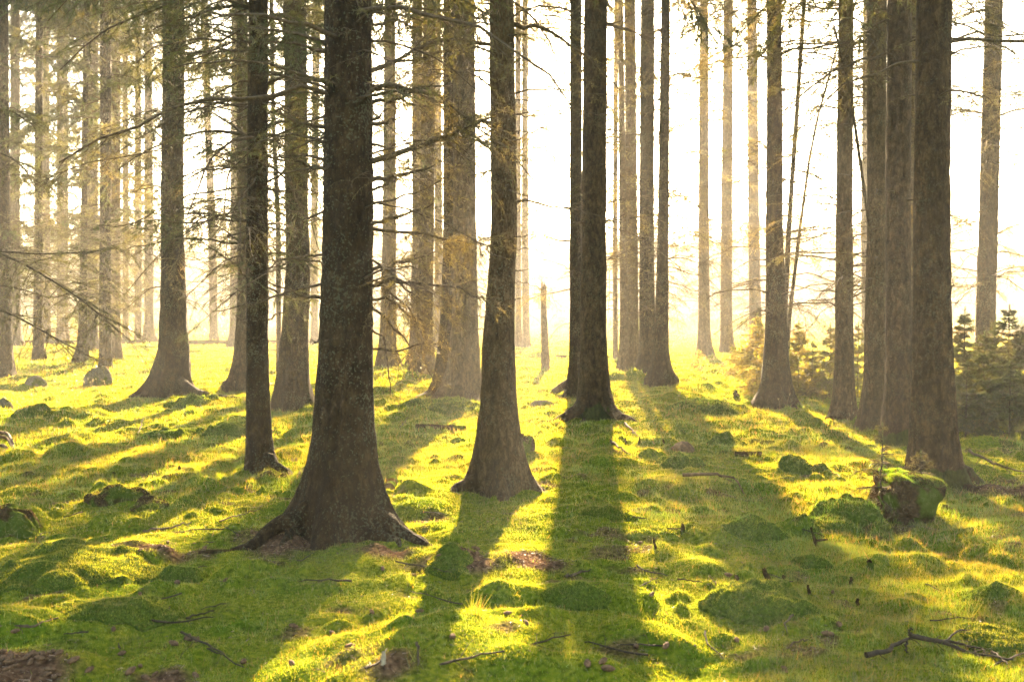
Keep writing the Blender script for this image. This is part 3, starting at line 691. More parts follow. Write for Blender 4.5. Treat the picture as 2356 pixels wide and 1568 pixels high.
 dict(label='second from left of four close slender spruces right of the centre', base=(1455, 847), pts=[(0, 1449, 26), (522, 1454, 26), (740, 1456, 27)], flare=.8, bark=1, hue=.8, nb=12, green=.35, group=G_MID),
 dict(label='thickest of four close slender spruces right of the centre', base=(1490, 860), pts=[(0, 1490, 31), (522, 1488, 34), (740, 1489, 36)], flare=.9, bark=0, hue=.8, nb=22, green=.18, group=G_MID),
 dict(label='rightmost and nearest of four close slender spruces, with a clear round foot', base=(1519, 889), pts=[(0, 1531, 20), (522, 1526, 25), (740, 1522, 30)], flare=1.2, bark=0, hue=.8, nb=34, green=.18, group=G_MID, lr=(.5, 1.3), low=1.6),
 dict(label='thread-thin pale spruce just left of four close slender ones', base=(1416, 826), pts=[(0, 1418, 10), (522, 1415, 11)], flare=.4, bark=1, hue=.8, nb=8, green=.15, group=G_FAR),
 # ---- far, right
 dict(label='palest glowing spruce, left of three in the bright clearing at the right', base=(1621, 819), pts=[(0, 1620, 19), (522, 1619, 24), (740, 1620, 26)], flare=.9, bark=1, hue=.9, nb=16, green=.4, group=G_FAR),
 dict(label='middle one of three hazy spruces in the bright clearing at the right', base=(1673, 812), pts=[(0, 1676, 21), (522, 1672, 26), (740, 1671, 27)], flare=.6, bark=1, hue=.8, nb=16, green=.6, group=G_FAR),
 dict(label='right one of three hazy spruces, its foot hidden by a pale young spruce', base=(1738, 806), pts=[(0, 1730, 22), (522, 1734, 26), (740, 1738, 27)], flare=.5, bark=0, hue=.7, nb=18, green=.65, group=G_FAR),
 dict(label='hazy spruce peeping out left of the trunk with the leaning pole', base=(1992, 812), pts=[(0, 1994, 15), (522, 1990, 17)], flare=.5, bark=1, hue=.7, nb=12, green=.3, group=G_FAR),
 # ---- far, centre
 dict(label='faint spruce with feathery boughs just right of the bowed grey trunk', base=(1210, 800), pts=[(0, 1208, 13), (522, 1208, 16)], flare=.5, bark=1, hue=.8, nb=16, green=.9, group=G_FAR, crz=3.0),
 dict(label='ghostly spruce almost touching the right edge of the bowed grey trunk', base=(1193, 798), pts=[(0, 1192, 12), (522, 1192, 14)], flare=.5, bark=1, hue=.8, nb=10, green=.55, group=G_FAR),
 dict(label='ghostly spruce seen between the overlapping hazy pair and the wide grey trunk', base=(1009, 800), pts=[(0, 1006, 15), (522, 1009, 18)], flare=.6, bark=1, hue=.7, nb=10, green=.3, group=G_FAR),
 dict(label='faint spruce in the gap between the burl trunk and the thickest trunk', base=(724, 792), pts=[(0, 728, 16), (522, 723, 16)], flare=.6, bark=1, hue=.6, nb=12, green=.35, group=G_FAR),
 # ---- left
 dict(label='nearest spruce cut by the left edge of the picture', base=(5, 868), pts=[(0, -3, 38), (522, 2, 40), (740, 5, 42)], flare=.5, bark=0, hue=.3, nb=30, green=.5, group=G_MID, low=2.0, lr=(1, 1.1), roots=[(.7, 40, 862, .06)]),
 dict(label='hazy spruce second from the left edge of the picture', base=(36, 790), pts=[(0, 35, 19), (522, 34, 22)], flare=.9, bark=1, hue=.3, nb=22, green=.55, group=G_FAR),
 dict(label='left stem of the close pair near the left edge, its foot lower than its partner', base=(88, 828), pts=[(0, 90, 15), (522, 89, 18), (740, 87, 20)], flare=.7, bark=0, hue=.3, nb=22, green=.5, group=G_FAR),
 dict(label='right stem of the close pair near the left edge, farther back', base=(107, 786), pts=[(0, 104, 15), (522, 106, 17)], flare=.6, bark=1, hue=.3, nb=18, green=.5, group=G_FAR),
 dict(label='spruce with a dark left neighbour pair, merging with the thinner stem on its right', base=(139, 787), pts=[(0, 137, 13), (522, 140, 15)], flare=.8, bark=1, hue=.3, nb=18, green=.55, group=G_FAR),
 dict(label='thinner stem merging with the spruce on its left, between the two close pairs', base=(150, 783), pts=[(0, 150, 10), (522, 151, 12)], flare=.6, bark=1, hue=.3, nb=18, green=.55, group=G_FAR),
 dict(label='narrow left stem of the second close pair, with a spreading foot', base=(190, 834), pts=[(0, 198, 11), (522, 193, 14), (740, 190, 18)], flare=1.4, bark=0, hue=.3, nb=20, green=.5, group=G_FAR),
 dict(label='broader right stem of the second close pair, behind the boulder', base=(212, 806), pts=[(0, 215, 21), (522, 213, 23)], flare=.8, bark=0, hue=.3, nb=24, green=.55, group=G_FAR),
 dict(label='straight spruce rising directly behind the boulder', base=(243, 850), pts=[(0, 243, 23), (522, 243, 25), (740, 242, 27)], flare=.25, bark=0, hue=.3, nb=24, green=.5, group=G_MID),
 dict(label='spruce tucked against the right side of the one behind the boulder', base=(266, 824), pts=[(0, 265, 19), (522, 266, 21)], flare=.4, bark=1, hue=.35, nb=24, green=.55, group=G_FAR),
 dict(label='faint slender spruce right of the boulder, standing on the far bank', base=(289, 787), pts=[(0, 287, 10), (522, 289, 13)], flare=.5, bark=1, hue=.35, nb=20, green=.55, group=G_FAR),
 dict(label='faint spruce, left of the two just left of the wide-rooted dark trunk', base=(318, 786), pts=[(0, 318, 11), (522, 318, 16)], flare=.4, bark=1, hue=.4, nb=20, green=.55, group=G_FAR),
 dict(label='faint spruce, right of the two just left of the wide-rooted dark trunk', base=(343, 787), pts=[(0, 341, 15), (522, 342, 20)], flare=1.0, bark=1, hue=.4, nb=20, green=.5, group=G_FAR),
 dict(label='pale leaning spruce standing alone right of the wide-rooted dark trunk', base=(492, 783), pts=[(0, 470, 17), (260, 477, 15), (522, 488, 18)], flare=.4, bark=1, hue=.5, nb=22, green=.45, group=G_FAR),
 dict(label='pale broad-footed spruce behind the trunk whose root sweeps left', base=(538, 798), pts=[(0, 541, 15), (522, 539, 18)], flare=1.1, bark=1, hue=.4, nb=16, green=.4, group=G_FAR),
]
for i_, kw in enumerate(SP):
    spruce(seed=i_, **kw)

# the tree just outside the left edge whose boughs reach into the picture
rng = np.random.default_rng(77)
gx, gy = -5.6, 9.6
e = thing('spruce_tree', 'spruce whose long drooping boughs reach in from beyond the left edge', 'spruce tree', (gx, gy, float(terrain([gx], [gy])[0])), G_NEAR)
z = np.arange(-.3, 8.5, .1); m = Mesh()
trunk_mesh(m, np.stack([0 * z, 0 * z, z], 1), .17 * (1 - .085 * np.clip(z, 0, 8.5)), .8, 5, 26)
m.build('trunk', M_BARK[0], e); TREES.append((gx, gy, .3))
for pl, r, n, nd, hue in [([(-60, 540), (0, 580), (90, 625), (190, 690), (272, 762)], .014, 46, 120, .25), ([(-60, 690), (0, 708), (70, 745), (150, 790), (225, 830)], .013, 44, 60, .75),
                          ([(-40, 560), (60, 585), (150, 583), (230, 578), (272, 566)], .008, 24, 90, .2), ([(-60, 640), (40, 660), (120, 690), (190, 660)], .007, 18, 60, .5),
                          ([(-60, 330), (10, 350), (60, 390), (95, 460)], .010, 26, 120, .25), ([(-60, 250), (20, 250), (80, 290)], .010, 22, 150, .15)]:
    P = np.array([at_depth(u, v, gy - .35 * q) - np.array(e.location) for q, (u, v) in enumerate(pl)]); P[0] = P[0] * [0, 0, 1]
    t2 = np.linspace(0, 1, 12); tq = np.linspace(0, 1, len(P)); P = np.stack([np.interp(t2, tq, P[:, c]) for c in range(3)], 1)
    P[1:-1] = (P[:-2] + 2 * P[1:-1] + P[2:]) / 4
    bm_ = Mesh(); bough(bm_, None, 0, 0, r, rng, ntw=n, nd=nd, nl=.028, nw=.0045, hue=hue, path=P, tw=.22, spread=1.2, tstart=.3)
    bm_.build('branch', [M_TWIG, M_NEEDLE], e)
bm_ = Mesh()
for i in range(14):
    bough(bm_, np.array([0, 0, rng.uniform(4, 8)]), rng.uniform(0, 6.28), rng.uniform(.8, 1.5), .012, rng, .1, .4, 14, 90, .03, .005, .2)
bm_.build('crown', [M_TWIG, M_NEEDLE], e)

# broken snag, leaning dead poles
def pole(name, label, cat, base, pts, bark, ymul=1.0, spike=False, seed=0, twigs=0):
    rng = np.random.default_rng(seed)
    g = ground(*base); y = g[1] * ymul + .1
    b = at_depth(base[0], base[1], y); z0 = float(terrain([b[0]], [y])[0])
    e = thing(name, label, cat, (b[0], y, z0))
    P = np.array([at_depth(u, v, y) - np.array([b[0], y, z0]) for v, u, _ in pts]); W = np.array([w_ / 2 / FPX * y for _, _, w_ in pts])
    P[-1, 2] = -.3
    n = int(np.linalg.norm(P[0] - P[-1]) / .08) + 4; tq = np.linspace(0, 1, len(P)); t2 = np.linspace(0, 1, n)
    Q = np.stack([np.interp(t2, tq, P[:, c]) for c in range(3)], 1); Rr = np.interp(t2, tq, W)
    for _ in range(4): Q[1:-1] = (Q[:-2] + 2 * Q[1:-1] + Q[2:]) / 4
    Rr = Rr * (1 + rng.normal(0, .04, n))
    m = Mesh(); m.tubes(Q, Rr[None], 14 if spike else 8, 0, np.zeros((n * (14 if spike else 8), 3), np.float32))
    if spike:
        for k in range(9):
            a = rng.uniform(0, 6.28); r = W[0] * rng.uniform(.3, .95); h = rng.uniform(.1, .32) * (1.6 if k == 0 else 1)
            p0 = Q[0] + np.array([math.cos(a) * r, math.sin(a) * r, -.06])
            m.tubes(np.stack([p0, p0 + [0, 0, h * .5], p0 + [rng.normal(0, .01), 0, h]])[None], np.array([[.028, .02, .003]]), 5, 0, (0, 0, 0))
        m.add((Q[0] + [0, 0, .05])[None]); s = m.n - 1
        base_i = 0
        m.f3.append(np.stack([np.arange(14), np.roll(np.arange(14), -1), np.full(14, s)], 1).astype(np.int32)); m.m3.append(np.zeros(14, np.int32))
    m.build('trunk', M_BARK[bark], e)
    for k in range(twigs):
        q = rng.integers(2, n - 8); az = rng.uniform(0, 6.28); bm_ = Mesh()
        bough(bm_, Q[q], az, rng.uniform(.2, .7), .006, rng, .3, .2, 5, 0, sub=1, twr=.003); bm_.build('branch', [M_TWIG, M_NEEDLE], e)
    TREES.append((b[0], y, W[-1] * 1.3)); return e
pole('broken_snag', 'short broken dead trunk with a splintered top, in the centre haze', 'dead trunk', (1255, 850), [(668, 1250, 13), (740, 1252, 15), (800, 1254, 19), (850, 1256, 24)], 1, spike=True, seed=4)
pole('dead_sapling', 'thin bent dead pole leaning right, beside the broad-footed trunk', 'dead sapling', (1806, 884), [(110, 1926, 4), (267, 1882, 5), (367, 1862, 6), (523, 1841, 7), (723, 1817, 9), (884, 1806, 11)], 0, seed=5, twigs=16)
pole('dead_sapling', 'thin dead pole leaning left across the upright twiggy spruce', 'dead sapling', (2048, 992), [(57, 1918, 5), (233, 1960, 6), (367, 1978, 8), (520, 2001, 9), (623, 2015, 10), (790, 2035, 11), (870, 2041, 12), (992, 2048, 13)], 1, ymul=.985, seed=6, twigs=8)

# ------------------------------------------------------------------ mossy mounds, stones, stumps
def blade_col(x, y, rng, mossy):
    """species colour: green grass, yellow-green moss, a little straw; far blades darkened to whiten the haze"""
    n = fbm(x / .8 + 31, y / .8, 101, 3); n2 = fbm(x / .22, y / .22, 131, 2)
    g = np.array([.047, .124, .007]); mo = np.array([.146, .166, .010]); st = np.array([.13, .115, .045]); dk = np.array([.022, .045, .007])
    t = np.clip(mossy + (n2 - .5) * .9 + rng.normal(0, .12, len(x)), 0, 1)[:, None]
    c = g * (1 - t) + mo * t
    d = (sstep(.52, .68, n2) * .55)[:, None]; c = c * (1 - d) + dk * d
    fr = sstep(32, 60, y)[:, None]; c = c * (1 - fr) + np.array([.05, .05, .035]) * fr  # far blades' colour darkened so the haze over them looks whiter
    k = (rng.random(len(x)) < .06 + .12 * sstep(.5, .7, n))[:, None]
    return (np.where(k, st, c) * rng.uniform(.7, 1.35, (len(x), 1))).astype(np.float32)

def dome(mesh, rx, ry, h, seed, p=2.5, q=.95, rough=.3, mat=0, nr=44, na=90, bury=.05):
    rg = np.random.default_rng(seed)
    r = np.linspace(0, 1.0, nr); a = np.arange(na) * 2 * np.pi / na
    Rr, A = np.meshgrid(r, a, indexing='ij')
    edge = 1 + .42 * (fbm(np.cos(A) * 1.7 + seed, np.sin(A) * 1.7, seed, 3) - .5) * 2
    x = rx * Rr * np.cos(A) * edge; y = ry * Rr * np.sin(A) * edge
    z = h * (1 - Rr ** p) ** q
    k = 2.2 / max(rx, .05)
    z = z + h * rough * (fbm(x * k + seed, y * k, seed + 5, 3) - .5) * 2.2 * np.minimum(1, (1 - Rr) * 3)
    z[-1] = -bury; z = np.where(Rr > .97, -bury, z)
    V = np.stack([x, y, z], -1)
    i = np.arange(nr * na).reshape(nr, na); j = np.roll(i, -1, 1)
    F = np.stack([i[:-1], i[1:], j[1:], j[:-1]], -1).reshape(-1, 4)
    mesh.add(V.reshape(-1, 3), None, F, mat, (0, 0, 0))
    return V

def fuzz(mesh, V, rng, count, ln, wd, mat, ox, oy, mossy, up=.5, keep=None):
    """moss shoots or grass on a dome grid V (nr, na, 3)"""
    nr, na, _ = V.shape
    i = np.sqrt(rng.random(count)) * (nr - 2.2); j = rng.random(count) * na
    i0 = i.astype(int); j0 = j.astype(int) % na; fi = (i - i0)[:, None]; fj = (j - np.floor(j))[:, None]; j1 = (j0 + 1) % na
    a, b, c, d = V[i0, j0], V[i0 + 1, j0], V[i0, j1], V[i0 + 1, j1]
    p = a * (1 - fi) * (1 - fj) + b * fi * (1 - fj) + c * (1 - fi) * fj + d * fi * fj
    n = np.cross(b - a, c - a); n /= np.linalg.norm(n, axis=1, keepdims=True) + 1e-9
    n = np.where(n[:, 2:3] < 0, -n, n)
    dr = n + np.array([0, 0, up]) + rng.normal(0, .55, (count, 3))
    mesh.blades(p - n * .004, dr, ln * rng.uniform(.5, 1.4, count), wd * rng.uniform(.7, 1.3, count), mat, blade_col(p[:, 0] + ox, p[:, 1] + oy, rng, mossy), rng)

KEEP = []
def mound(label, u, v, wpx, hpx, seed, mossy=.6, ln=.022, body=None, name='moss_mound', cat='moss mound', group='moss mounds', dens=1.0, p=2.5, q=.95, ryk=.8, rough=.3, cover=True):
    rng = np.random.default_rng(500 + seed)
    g = ground(u, v); sc_ = g[1] / FPX; rx = wpx / 2 * sc_ * (1.04 if not cover else 1.3); ry = rx * ryk; h = hpx * sc_ * (.66 if cover else .96)
    x = at_depth(u, v, g[1] + ry * .9)[0]; y = g[1] + ry * .9
    z0 = min(float(terrain([x], [y])[0]), g[2] + .02)
    m = Mesh(); V = dome(m, rx, ry, h, seed, p, q, rough, bury=.06)
    hx, hy = V[..., 0] + x, V[..., 1] + y
    bump = (cells(hx * 1.0, hy, .30, .07, .17, .01, .05, .7, seed) + cells(hx, hy, .13, .04, .08, .008, .030, .8, seed + 9) + (fbm(hx / .09, hy / .09, seed, 2) - .5) * .04) * min(1, h / .12) if cover else 0
    V[..., 2] += (terrain(hx, hy) - z0) * (.9 if cover else 0) + bump * (V[..., 2] > 0)
    m.v[0] = V.reshape(-1, 3).astype(np.float32)
    if cover:
        area = 3.1 * rx * ry * 1.5; wd = max(.0022, g[1] * .00042)
        fuzz(m, V, rng, int(min(60000, area * dens * .55 / (wd * ln))), ln, wd, 1, x, y, mossy)
    o = m.build(name, [body or M_MOUND, M_MOSS], None, (x, y, z0)); KEEP.append((x, y, rx * .85, ry * .85))
    return tag(o, label, cat, group)

MB = [('large shaggy moss mound in the right foreground with stubs poking up behind it', 1755, 1440, 225, 78, .5),
      ('rounded mossy hummock left of the two upright pegs, mid right', 1732, 1244, 126, 48, .3),
      ('dark domed hummock on the sunlit grass right of the broad shadow', 1566, 1080, 92, 42, .2),
      ('smooth dark green moss mound near the left foreground, above the brown cone patch', 262, 1434, 215, 44, .45),
      ('long low moss bank at the left edge above the smooth dark mound', 170, 1352, 320, 42, .6),
      ('small dark moss hump at the right end of the long low bank', 425, 1340, 90, 36, .4),
      ('dark tuft-topped moss hump behind the long low bank', 140, 1296, 140, 32, .4),
      ('little pointed mossy hummock left of the mossy boulder with saplings', 1840, 1090, 62, 30, .5),
      ('tiny moss knob beside the little pointed hummock', 1886, 1084, 46, 20, .5),
      ('shadowed grassy hummock with seed stalks behind it, right of the broad shadow', 1632, 952, 150, 38, .1),
      ('dark green round tussock in the light just below the seed-stalk hummock', 1672, 1024, 72, 24, .1),
      ('dark crescent hummock lying in the broad straight shadow, lower centre', 1318, 1402, 120, 28, .2),
      ('moss hump half in the shadow stripe, right of the bowed grey trunk', 1405, 1196, 110, 30, .6),
      ('grassy bank under the wide grey spruce', 1022, 952, 165, 32, .3),
      ('domed grassy hummock at the left, in the tree shadow', 392, 1012, 100, 24, .1),
      ('rounded grassy hummock left of the slim dark spruce', 520, 1002, 78, 26, .1),
      ('sunlit hummock close to the left edge', 72, 962, 70, 28, .4),
      ('mound just in front of the dark wide-rooted trunk', 430, 938, 112, 28, .2),
      ('brown-topped moss hump in the trunk shadow right of the thickest tree', 1030, 1334, 96, 20, .6),
      ('rough grassy hummock between the peg with a fork and the mossy boulder', 1872, 1312, 80, 34, .2),
      ('dark flat hummock in the sunlit right foreground', 2275, 1378, 100, 24, .3),
      ('low hummock crossed by the lit edge left of the mossy boulder', 1905, 1226, 120, 36, .2),
      ('squat shady hummock among grass at lower right corner', 2300, 1500, 170, 44, .5)]
for i_, (lb, u, v, wp, hp, ms) in enumerate(MB):
    mound(lb, u, v, wp, hp, 10 + i_, min(ms + .2, .8), ln=(.016 if v > 1250 else .024) if v > 1000 else .04)

mound('tall brown boulder in the hazy grass at the left', 228, 890, 64, 46, 61, body=M_STONE, name='boulder', cat='boulder', group='boulders', p=3.2, q=.6, cover=False, rough=.16)
mound('low dark lump of rock left of the tall brown boulder', 84, 888, 52, 20, 62, body=M_STONE, name='boulder', cat='boulder', group='boulders', cover=False, rough=.2)
mound('wedge-shaped rock on the sunlit grass left of the central trunks', 1246, 936, 60, 17, 63, body=M_STONE, name='boulder', cat='boulder', group='boulders', cover=False, rough=.25)
mound('dark shaggy lump beside the right side of the bowed grey trunk', 1200, 1044, 56, 42, 64, mossy=.3, body=M_STUMP, name='tree_stump', cat='tree stump', group='old stumps', p=4, q=.5, dens=.35)
mound('rock half sunk in the left edge of the sunlit patch', 8, 940, 40, 24, 65, body=M_STONE, name='boulder', cat='boulder', group='boulders', cover=False)
mound('rotten mossy stump with hollow side, at the left in the shade', 268, 1160, 120, 36, 66, mossy=.7, body=M_STUMP, name='tree_stump', cat='tree stump', group='old stumps', p=5, q=.5, dens=.5)
mound('low mossy remnant right beside the rotten stump at the left', 345, 1172, 70, 20, 67, mossy=.7, body=M_STUMP, name='tree_stump', cat='tree stump', group='old stumps', dens=.5)
mound('brown stone lying in the grass left of the dark domed hummock', 1571, 1040, 56, 20, 68, body=M_LOG, name='boulder', cat='boulder', group='boulders', cover=False, rough=.25)

# the mossy boulder with two little spruces at the right
def boulder_big():
    rng = np.random.default_rng(91)
    g = ground(2075, 1206); y = g[1] + .22; x = at_depth(2078, 1206, y)[0]; z0 = float(terrain([x], [y])[0]); s_ = y / FPX
    m = Mesh(); na, nr = 56, 34
    th = np.linspace(0.02, math.pi * .98, nr); A, T = np.meshgrid(np.arange(na) * 2 * np.pi / na, th)
    d = np.stack([np.cos(A) * np.sin(T), np.sin(A) * np.sin(T), np.cos(T)], -1)
    e_ = .62                                            # squarish outline with flat cut faces
    q = np.sign(d) * np.abs(d) ** e_
    n = (fbm(d[..., 0] * 2 + d[..., 2] * 1.3 + 7, d[..., 1] * 2 - d[..., 2] * 1.7, 7, 4) - .5)
    q = q * (1 + .55 * n[..., None])
    V = q * np.array([68 * s_, .24, 62 * s_])
    V[..., 0] += V[..., 2] * .30; V[..., 2] += 40 * s_
    V[..., 2] -= np.maximum(0, V[..., 0]) * .22
    i = np.arange(nr * na).reshape(nr, na); j = np.roll(i, -1, 1)
    m.add(V.reshape(-1, 3), None, np.stack([i[:-1], i[1:], j[1:], j[:-1]], -1).reshape(-1, 4), 0, (0, 0, 0))
    o = m.build('boulder', [M_STUMP], None, (x, y, z0))
    tag(o, 'big tilted moss-capped boulder with roots on its face, small spruces on top', 'boulder')
    mc = Mesh(); fuzz(mc, V[:12], rng, 9000, .018, .003, 0, x, y, .12)
    mc.build('moss_cap', [M_MOSS], o)
    for k, P in enumerate([[(2055, 1120), (2048, 1150), (2060, 1180), (2030, 1205)], [(2098, 1135), (2085, 1160), (2078, 1190)], [(2020, 1140), (2035, 1165), (2025, 1200)], [(2110, 1150), (2090, 1175), (2062, 1200)]]):
        W = np.array([at_depth(u, v, y - .25 - .02 * q_) for q_, (u, v) in enumerate(P)]) - np.array([x, y, z0])
        t2 = np.linspace(0, 1, 8); tq = np.linspace(0, 1, len(W)); W = np.stack([np.interp(t2, tq, W[:, c]) for c in range(3)], 1)
        W[1:-1] += rng.normal(0, .008, (6, 3))
        r_ = Mesh(); r_.tubes(W[None], np.linspace(.009, .004, 8)[None], 7); r_.build('root', M_STUMP, o)
    KEEP.append((x, y, .2, .2))
    return x, y, z0
bx, by, bz = boulder_big()
mound('bushy green tussock leaning on the left of the big moss-capped boulder', 1950, 1208, 128, 84, 92, mossy=.15, ln=.032, name='grass_tussock', cat='grass tussock', group='grass tussocks', p=3.0, q=.6, dens=1.4)

# ------------------------------------------------------------------ young spruces
def young(label, u, v, vtop, wpx, seed, dens=1.0, hue=.4, group='young spruces', base_pt=None, nw_=None, bright=1.0):
    rng = np.random.default_rng(2000 + seed)
    g = ground(u, v) if base_pt is None else np.asarray(base_pt)
    y = g[1]; x, z0 = g[0], g[2]
    H = at_depth(u, vtop, y)[2] - z0; Wd = wpx / 2 / FPX * y
    e = thing('young_spruce', label, 'young spruce', (x, y, z0), group)
    m = Mesh(); t = np.linspace(0, 1, 10); P = np.stack([rng.normal(0, .004, 10), rng.normal(0, .004, 10), -.06 + t * (H + .06)], 1)
    m.tubes(P[None], (.003 + .012 * H * (1 - t))[None] * .8, 6); m.build('trunk', M_TWIG2, e)
    nw = nw_ or max(.0022, .00062 * y); nl = max(.018, nw * 5.0)
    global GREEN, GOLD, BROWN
    keep = (GREEN, GOLD, BROWN); GREEN, GOLD, BROWN = GREEN * bright, GOLD * bright, BROWN * bright  # needle colours scaled to paint in backlight
    c = Mesh(); nwh = max(5, int(H * 9))
    if H < 1.0: nwh = 7
    for k in range(nwh):
        f = k / (nwh - 1); h = H * (.08 + .84 * f ** .95)
        for b in range(rng.integers(3, 6) if H < 1 else rng.integers(5, 9)):
            L = Wd * (1.12 - f ** 1.3) * rng.uniform(.55, 1.35) + .03
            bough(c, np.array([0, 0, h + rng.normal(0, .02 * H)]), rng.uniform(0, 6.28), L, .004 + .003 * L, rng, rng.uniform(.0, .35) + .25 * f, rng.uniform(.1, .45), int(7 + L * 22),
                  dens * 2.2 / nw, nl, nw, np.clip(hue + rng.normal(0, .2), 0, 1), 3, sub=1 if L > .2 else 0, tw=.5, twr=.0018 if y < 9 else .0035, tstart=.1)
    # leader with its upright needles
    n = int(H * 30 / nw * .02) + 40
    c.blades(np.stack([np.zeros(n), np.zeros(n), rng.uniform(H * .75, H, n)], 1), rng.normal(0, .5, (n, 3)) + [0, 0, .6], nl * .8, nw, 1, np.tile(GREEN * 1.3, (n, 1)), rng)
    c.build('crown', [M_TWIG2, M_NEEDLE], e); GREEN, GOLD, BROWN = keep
    return e
YS = [('pale glowing young spruce with a cross-shaped tip, left of the broad-footed trunk', 1741, 905, 722, 135, .8, .7),
      ('wispy young spruce close to the left flank of the broad-footed trunk', 1768, 912, 760, 70, .6, .85),
      ('tiny golden spruce seedling far out in the bright clearing', 1607, 852, 806, 34, .5, .9),
      ('small golden spruce seedling beside the middle hazy trunk', 1688, 862, 800, 56, .5, .9),
      ('dense hazy young spruce right behind the broad-footed trunk', 1836, 906, 738, 96, 1.1, .55),
      ('hazy young spruce between two taller young spruces, behind the trunks', 1868, 908, 785, 84, 1.1, .6),
      ('young spruce with a thin bare tip left of the upright twiggy trunk', 1908, 918, 745, 92, .9, .5),
      ('narrow young spruce in the gap right of the upright twiggy trunk', 1973, 916, 742, 56, 1.0, .4),
      ('young spruce hugging the right edge of the massive trunk', 2216, 968, 706, 100, 1.2, .25),
      ('taller young spruce standing right of the far-right dark trunk', 2318, 972, 700, 140, 1.3, .2),
      ('bushy young spruce at the right edge, its side cut by the frame', 2362, 985, 735, 160, 1.4, .2),
      ('broad bushy young spruce low in front of the far-right dark trunk', 2262, 992, 762, 150, 1.5, .2),
      ('low dark young spruce at the front of the thicket, next to the massive trunk', 2222, 1004, 830, 120, 1.5, .1),
      ('low dense young spruce at the front of the thicket by the right edge', 2322, 1010, 825, 160, 1.5, .15),
      ('half hidden young spruce deep in the thicket', 2285, 955, 745, 110, 1.2, .35)]
for i_, (lb, u, v, vt, wp, dn, hu) in enumerate(YS):
    young(lb, u, v, vt, wp, i_, dn * (.7 if u < 2000 else 1), hu, 'young spruces at the right', bright=1.9 if u < 1800 else (1.5 if u < 2000 else .85))  # those left of the thicket get brighter needles, painting in their backlight
young('taller little spruce growing from the left shoulder of the moss-capped boulder', 2028, 1150, 972, 104, 40, .55, .4, 'saplings on the boulder', (at_depth(2028, 1150, by - .1)[0], by - .1, bz + .08), .0042)
young('shorter little spruce with a bare spike on top of the moss-capped boulder', 2118, 1110, 1034, 70, 41, .40, .6, 'saplings on the boulder', (at_depth(2118, 1108, by - .02)[0], by - .02, at_depth(2118, 1118, by)[2]), .0036)

# ------------------------------------------------------------------ logs, stumps, sticks, pegs
def log(label, a, b, rpx, seed, mat=M_LOG, lift=.6, sides=16, name='fallen_log', cat='log', group=None):
    rng = np.random.default_rng(seed)
    A, B = ground(*a), ground(*b); r = rpx / FPX * A[1]; c = (A + B) / 2
    A = A - c + [0, r, r * lift]; B = B - c + [0, r, r * lift]
    t = np.linspace(0, 1, 22)[:, None]; P = A + (B - A) * t + np.cumsum(rng.normal(0, r * .03, (22, 3)), 0)
    rad = r * (1 + np.cumsum(rng.normal(0, .02, 22)))
    m = Mesh(); m.tubes(P[None], rad[None], sides)
    v = m.v[0].reshape(22, sides, 3); k = rng.normal(0, r * .07, (22, sides, 3)); v += k.astype(np.float32)
    o = m.build(name, mat, None, c)
    for e_, i_ in ((0, 0), (1, -1)):
        em = Mesh(); ring = v[i_]; cen = ring.mean(0) + (P[0] - P[1] if e_ == 0 else P[-1] - P[-2]) * .12
        em.add(np.concatenate([ring, cen[None]]), np.stack([np.arange(sides), np.roll(np.arange(sides), -1), np.full(sides, sides)], 1))
        em.build('broken_end', M_LOG, o)
    return tag(o, label, cat, group)
log('short mossy log lying across the grass left of the bowed grey trunk', (956, 990), (1072, 994), 8.5, 1, M_STUMP)
log('cut log lying in the light near the right-hand row of trunks', (1692, 1050), (1756, 1052), 7, 2, M_STUMP)
log('short round log end beside the right side of the thickest trunk', (893, 1130), (903, 1108), 13, 3, M_STUMP, lift=.3)
log('thin lichen-grey log lying in front of the roots of the thickest trunk', (455, 1274), (572, 1266), 4.0, 4, M_STUMP, group='fallen sticks', name='fallen_log', cat='log')
log('fallen rotting trunk lying along the left far bank', (0, 792), (330, 790), 6, 5, M_STUMP)
log('mossy fallen trunk lying at the foot of the far pale spruces, left of centre', (425, 790), (720, 789), 5, 6, M_STUMP)
log('low pale fallen trunk in the bright haze right of the broken snag', (1280, 822), (1405, 824), 4, 7, M_STUMP)

def stick(label, pts, rpx, seed, lift=(.0,), twigs=4, mat=M_TWIG, name='fallen_stick', cat='stick', group='fallen sticks', tw=.3):
    rng = np.random.default_rng(seed)
    G = [ground(u, v) for u, v in pts]; c = G[0].copy(); lf = np.interp(np.linspace(0, 1, len(pts)), np.linspace(0, 1, len(lift)), lift)
    r = rpx / FPX * c[1]
    P = np.array([g - c + [0, 0, l + r * .5] for g, l in zip(G, lf)]); t2 = np.linspace(0, 1, 12); tq = np.linspace(0, 1, len(P))
    P = np.stack([np.interp(t2, tq, P[:, k]) for k in range(3)], 1); P[1:-1] += rng.normal(0, .007, (10, 3))
    m = Mesh(); bough(m, None, 0, 0, r, rng, ntw=twigs, nd=0, path=P, sides=7, sub=1, tw=tw, twr=.002)
    return tag(m.build(name, [mat, M_NEEDLE], None, c), label, cat, group)
stick('dark stick sticking in from the left edge over the brown cone patch', [(-20, 1446), (60, 1444), (90, 1440), (134, 1422)], 4.0, 1, twigs=1, tw=.1)
stick('grey stick lying on the needle floor between the left stump and the thickest trunk', [(330, 1224), (390, 1221), (442, 1212)], 3.4, 2, (.0, .03), 2)
stick('crooked branch lying right of the broad shadow', [(1570, 1108), (1640, 1112), (1690, 1118), (1712, 1138)], 4.2, 3, (.05, .08, .06, .0), 1, M_LOG, tw=.1)
stick('thin stick leaning out of the sunlit grass at the left', [(318, 1000), (330, 985)], 1.6, 4, (0, .14), 1)
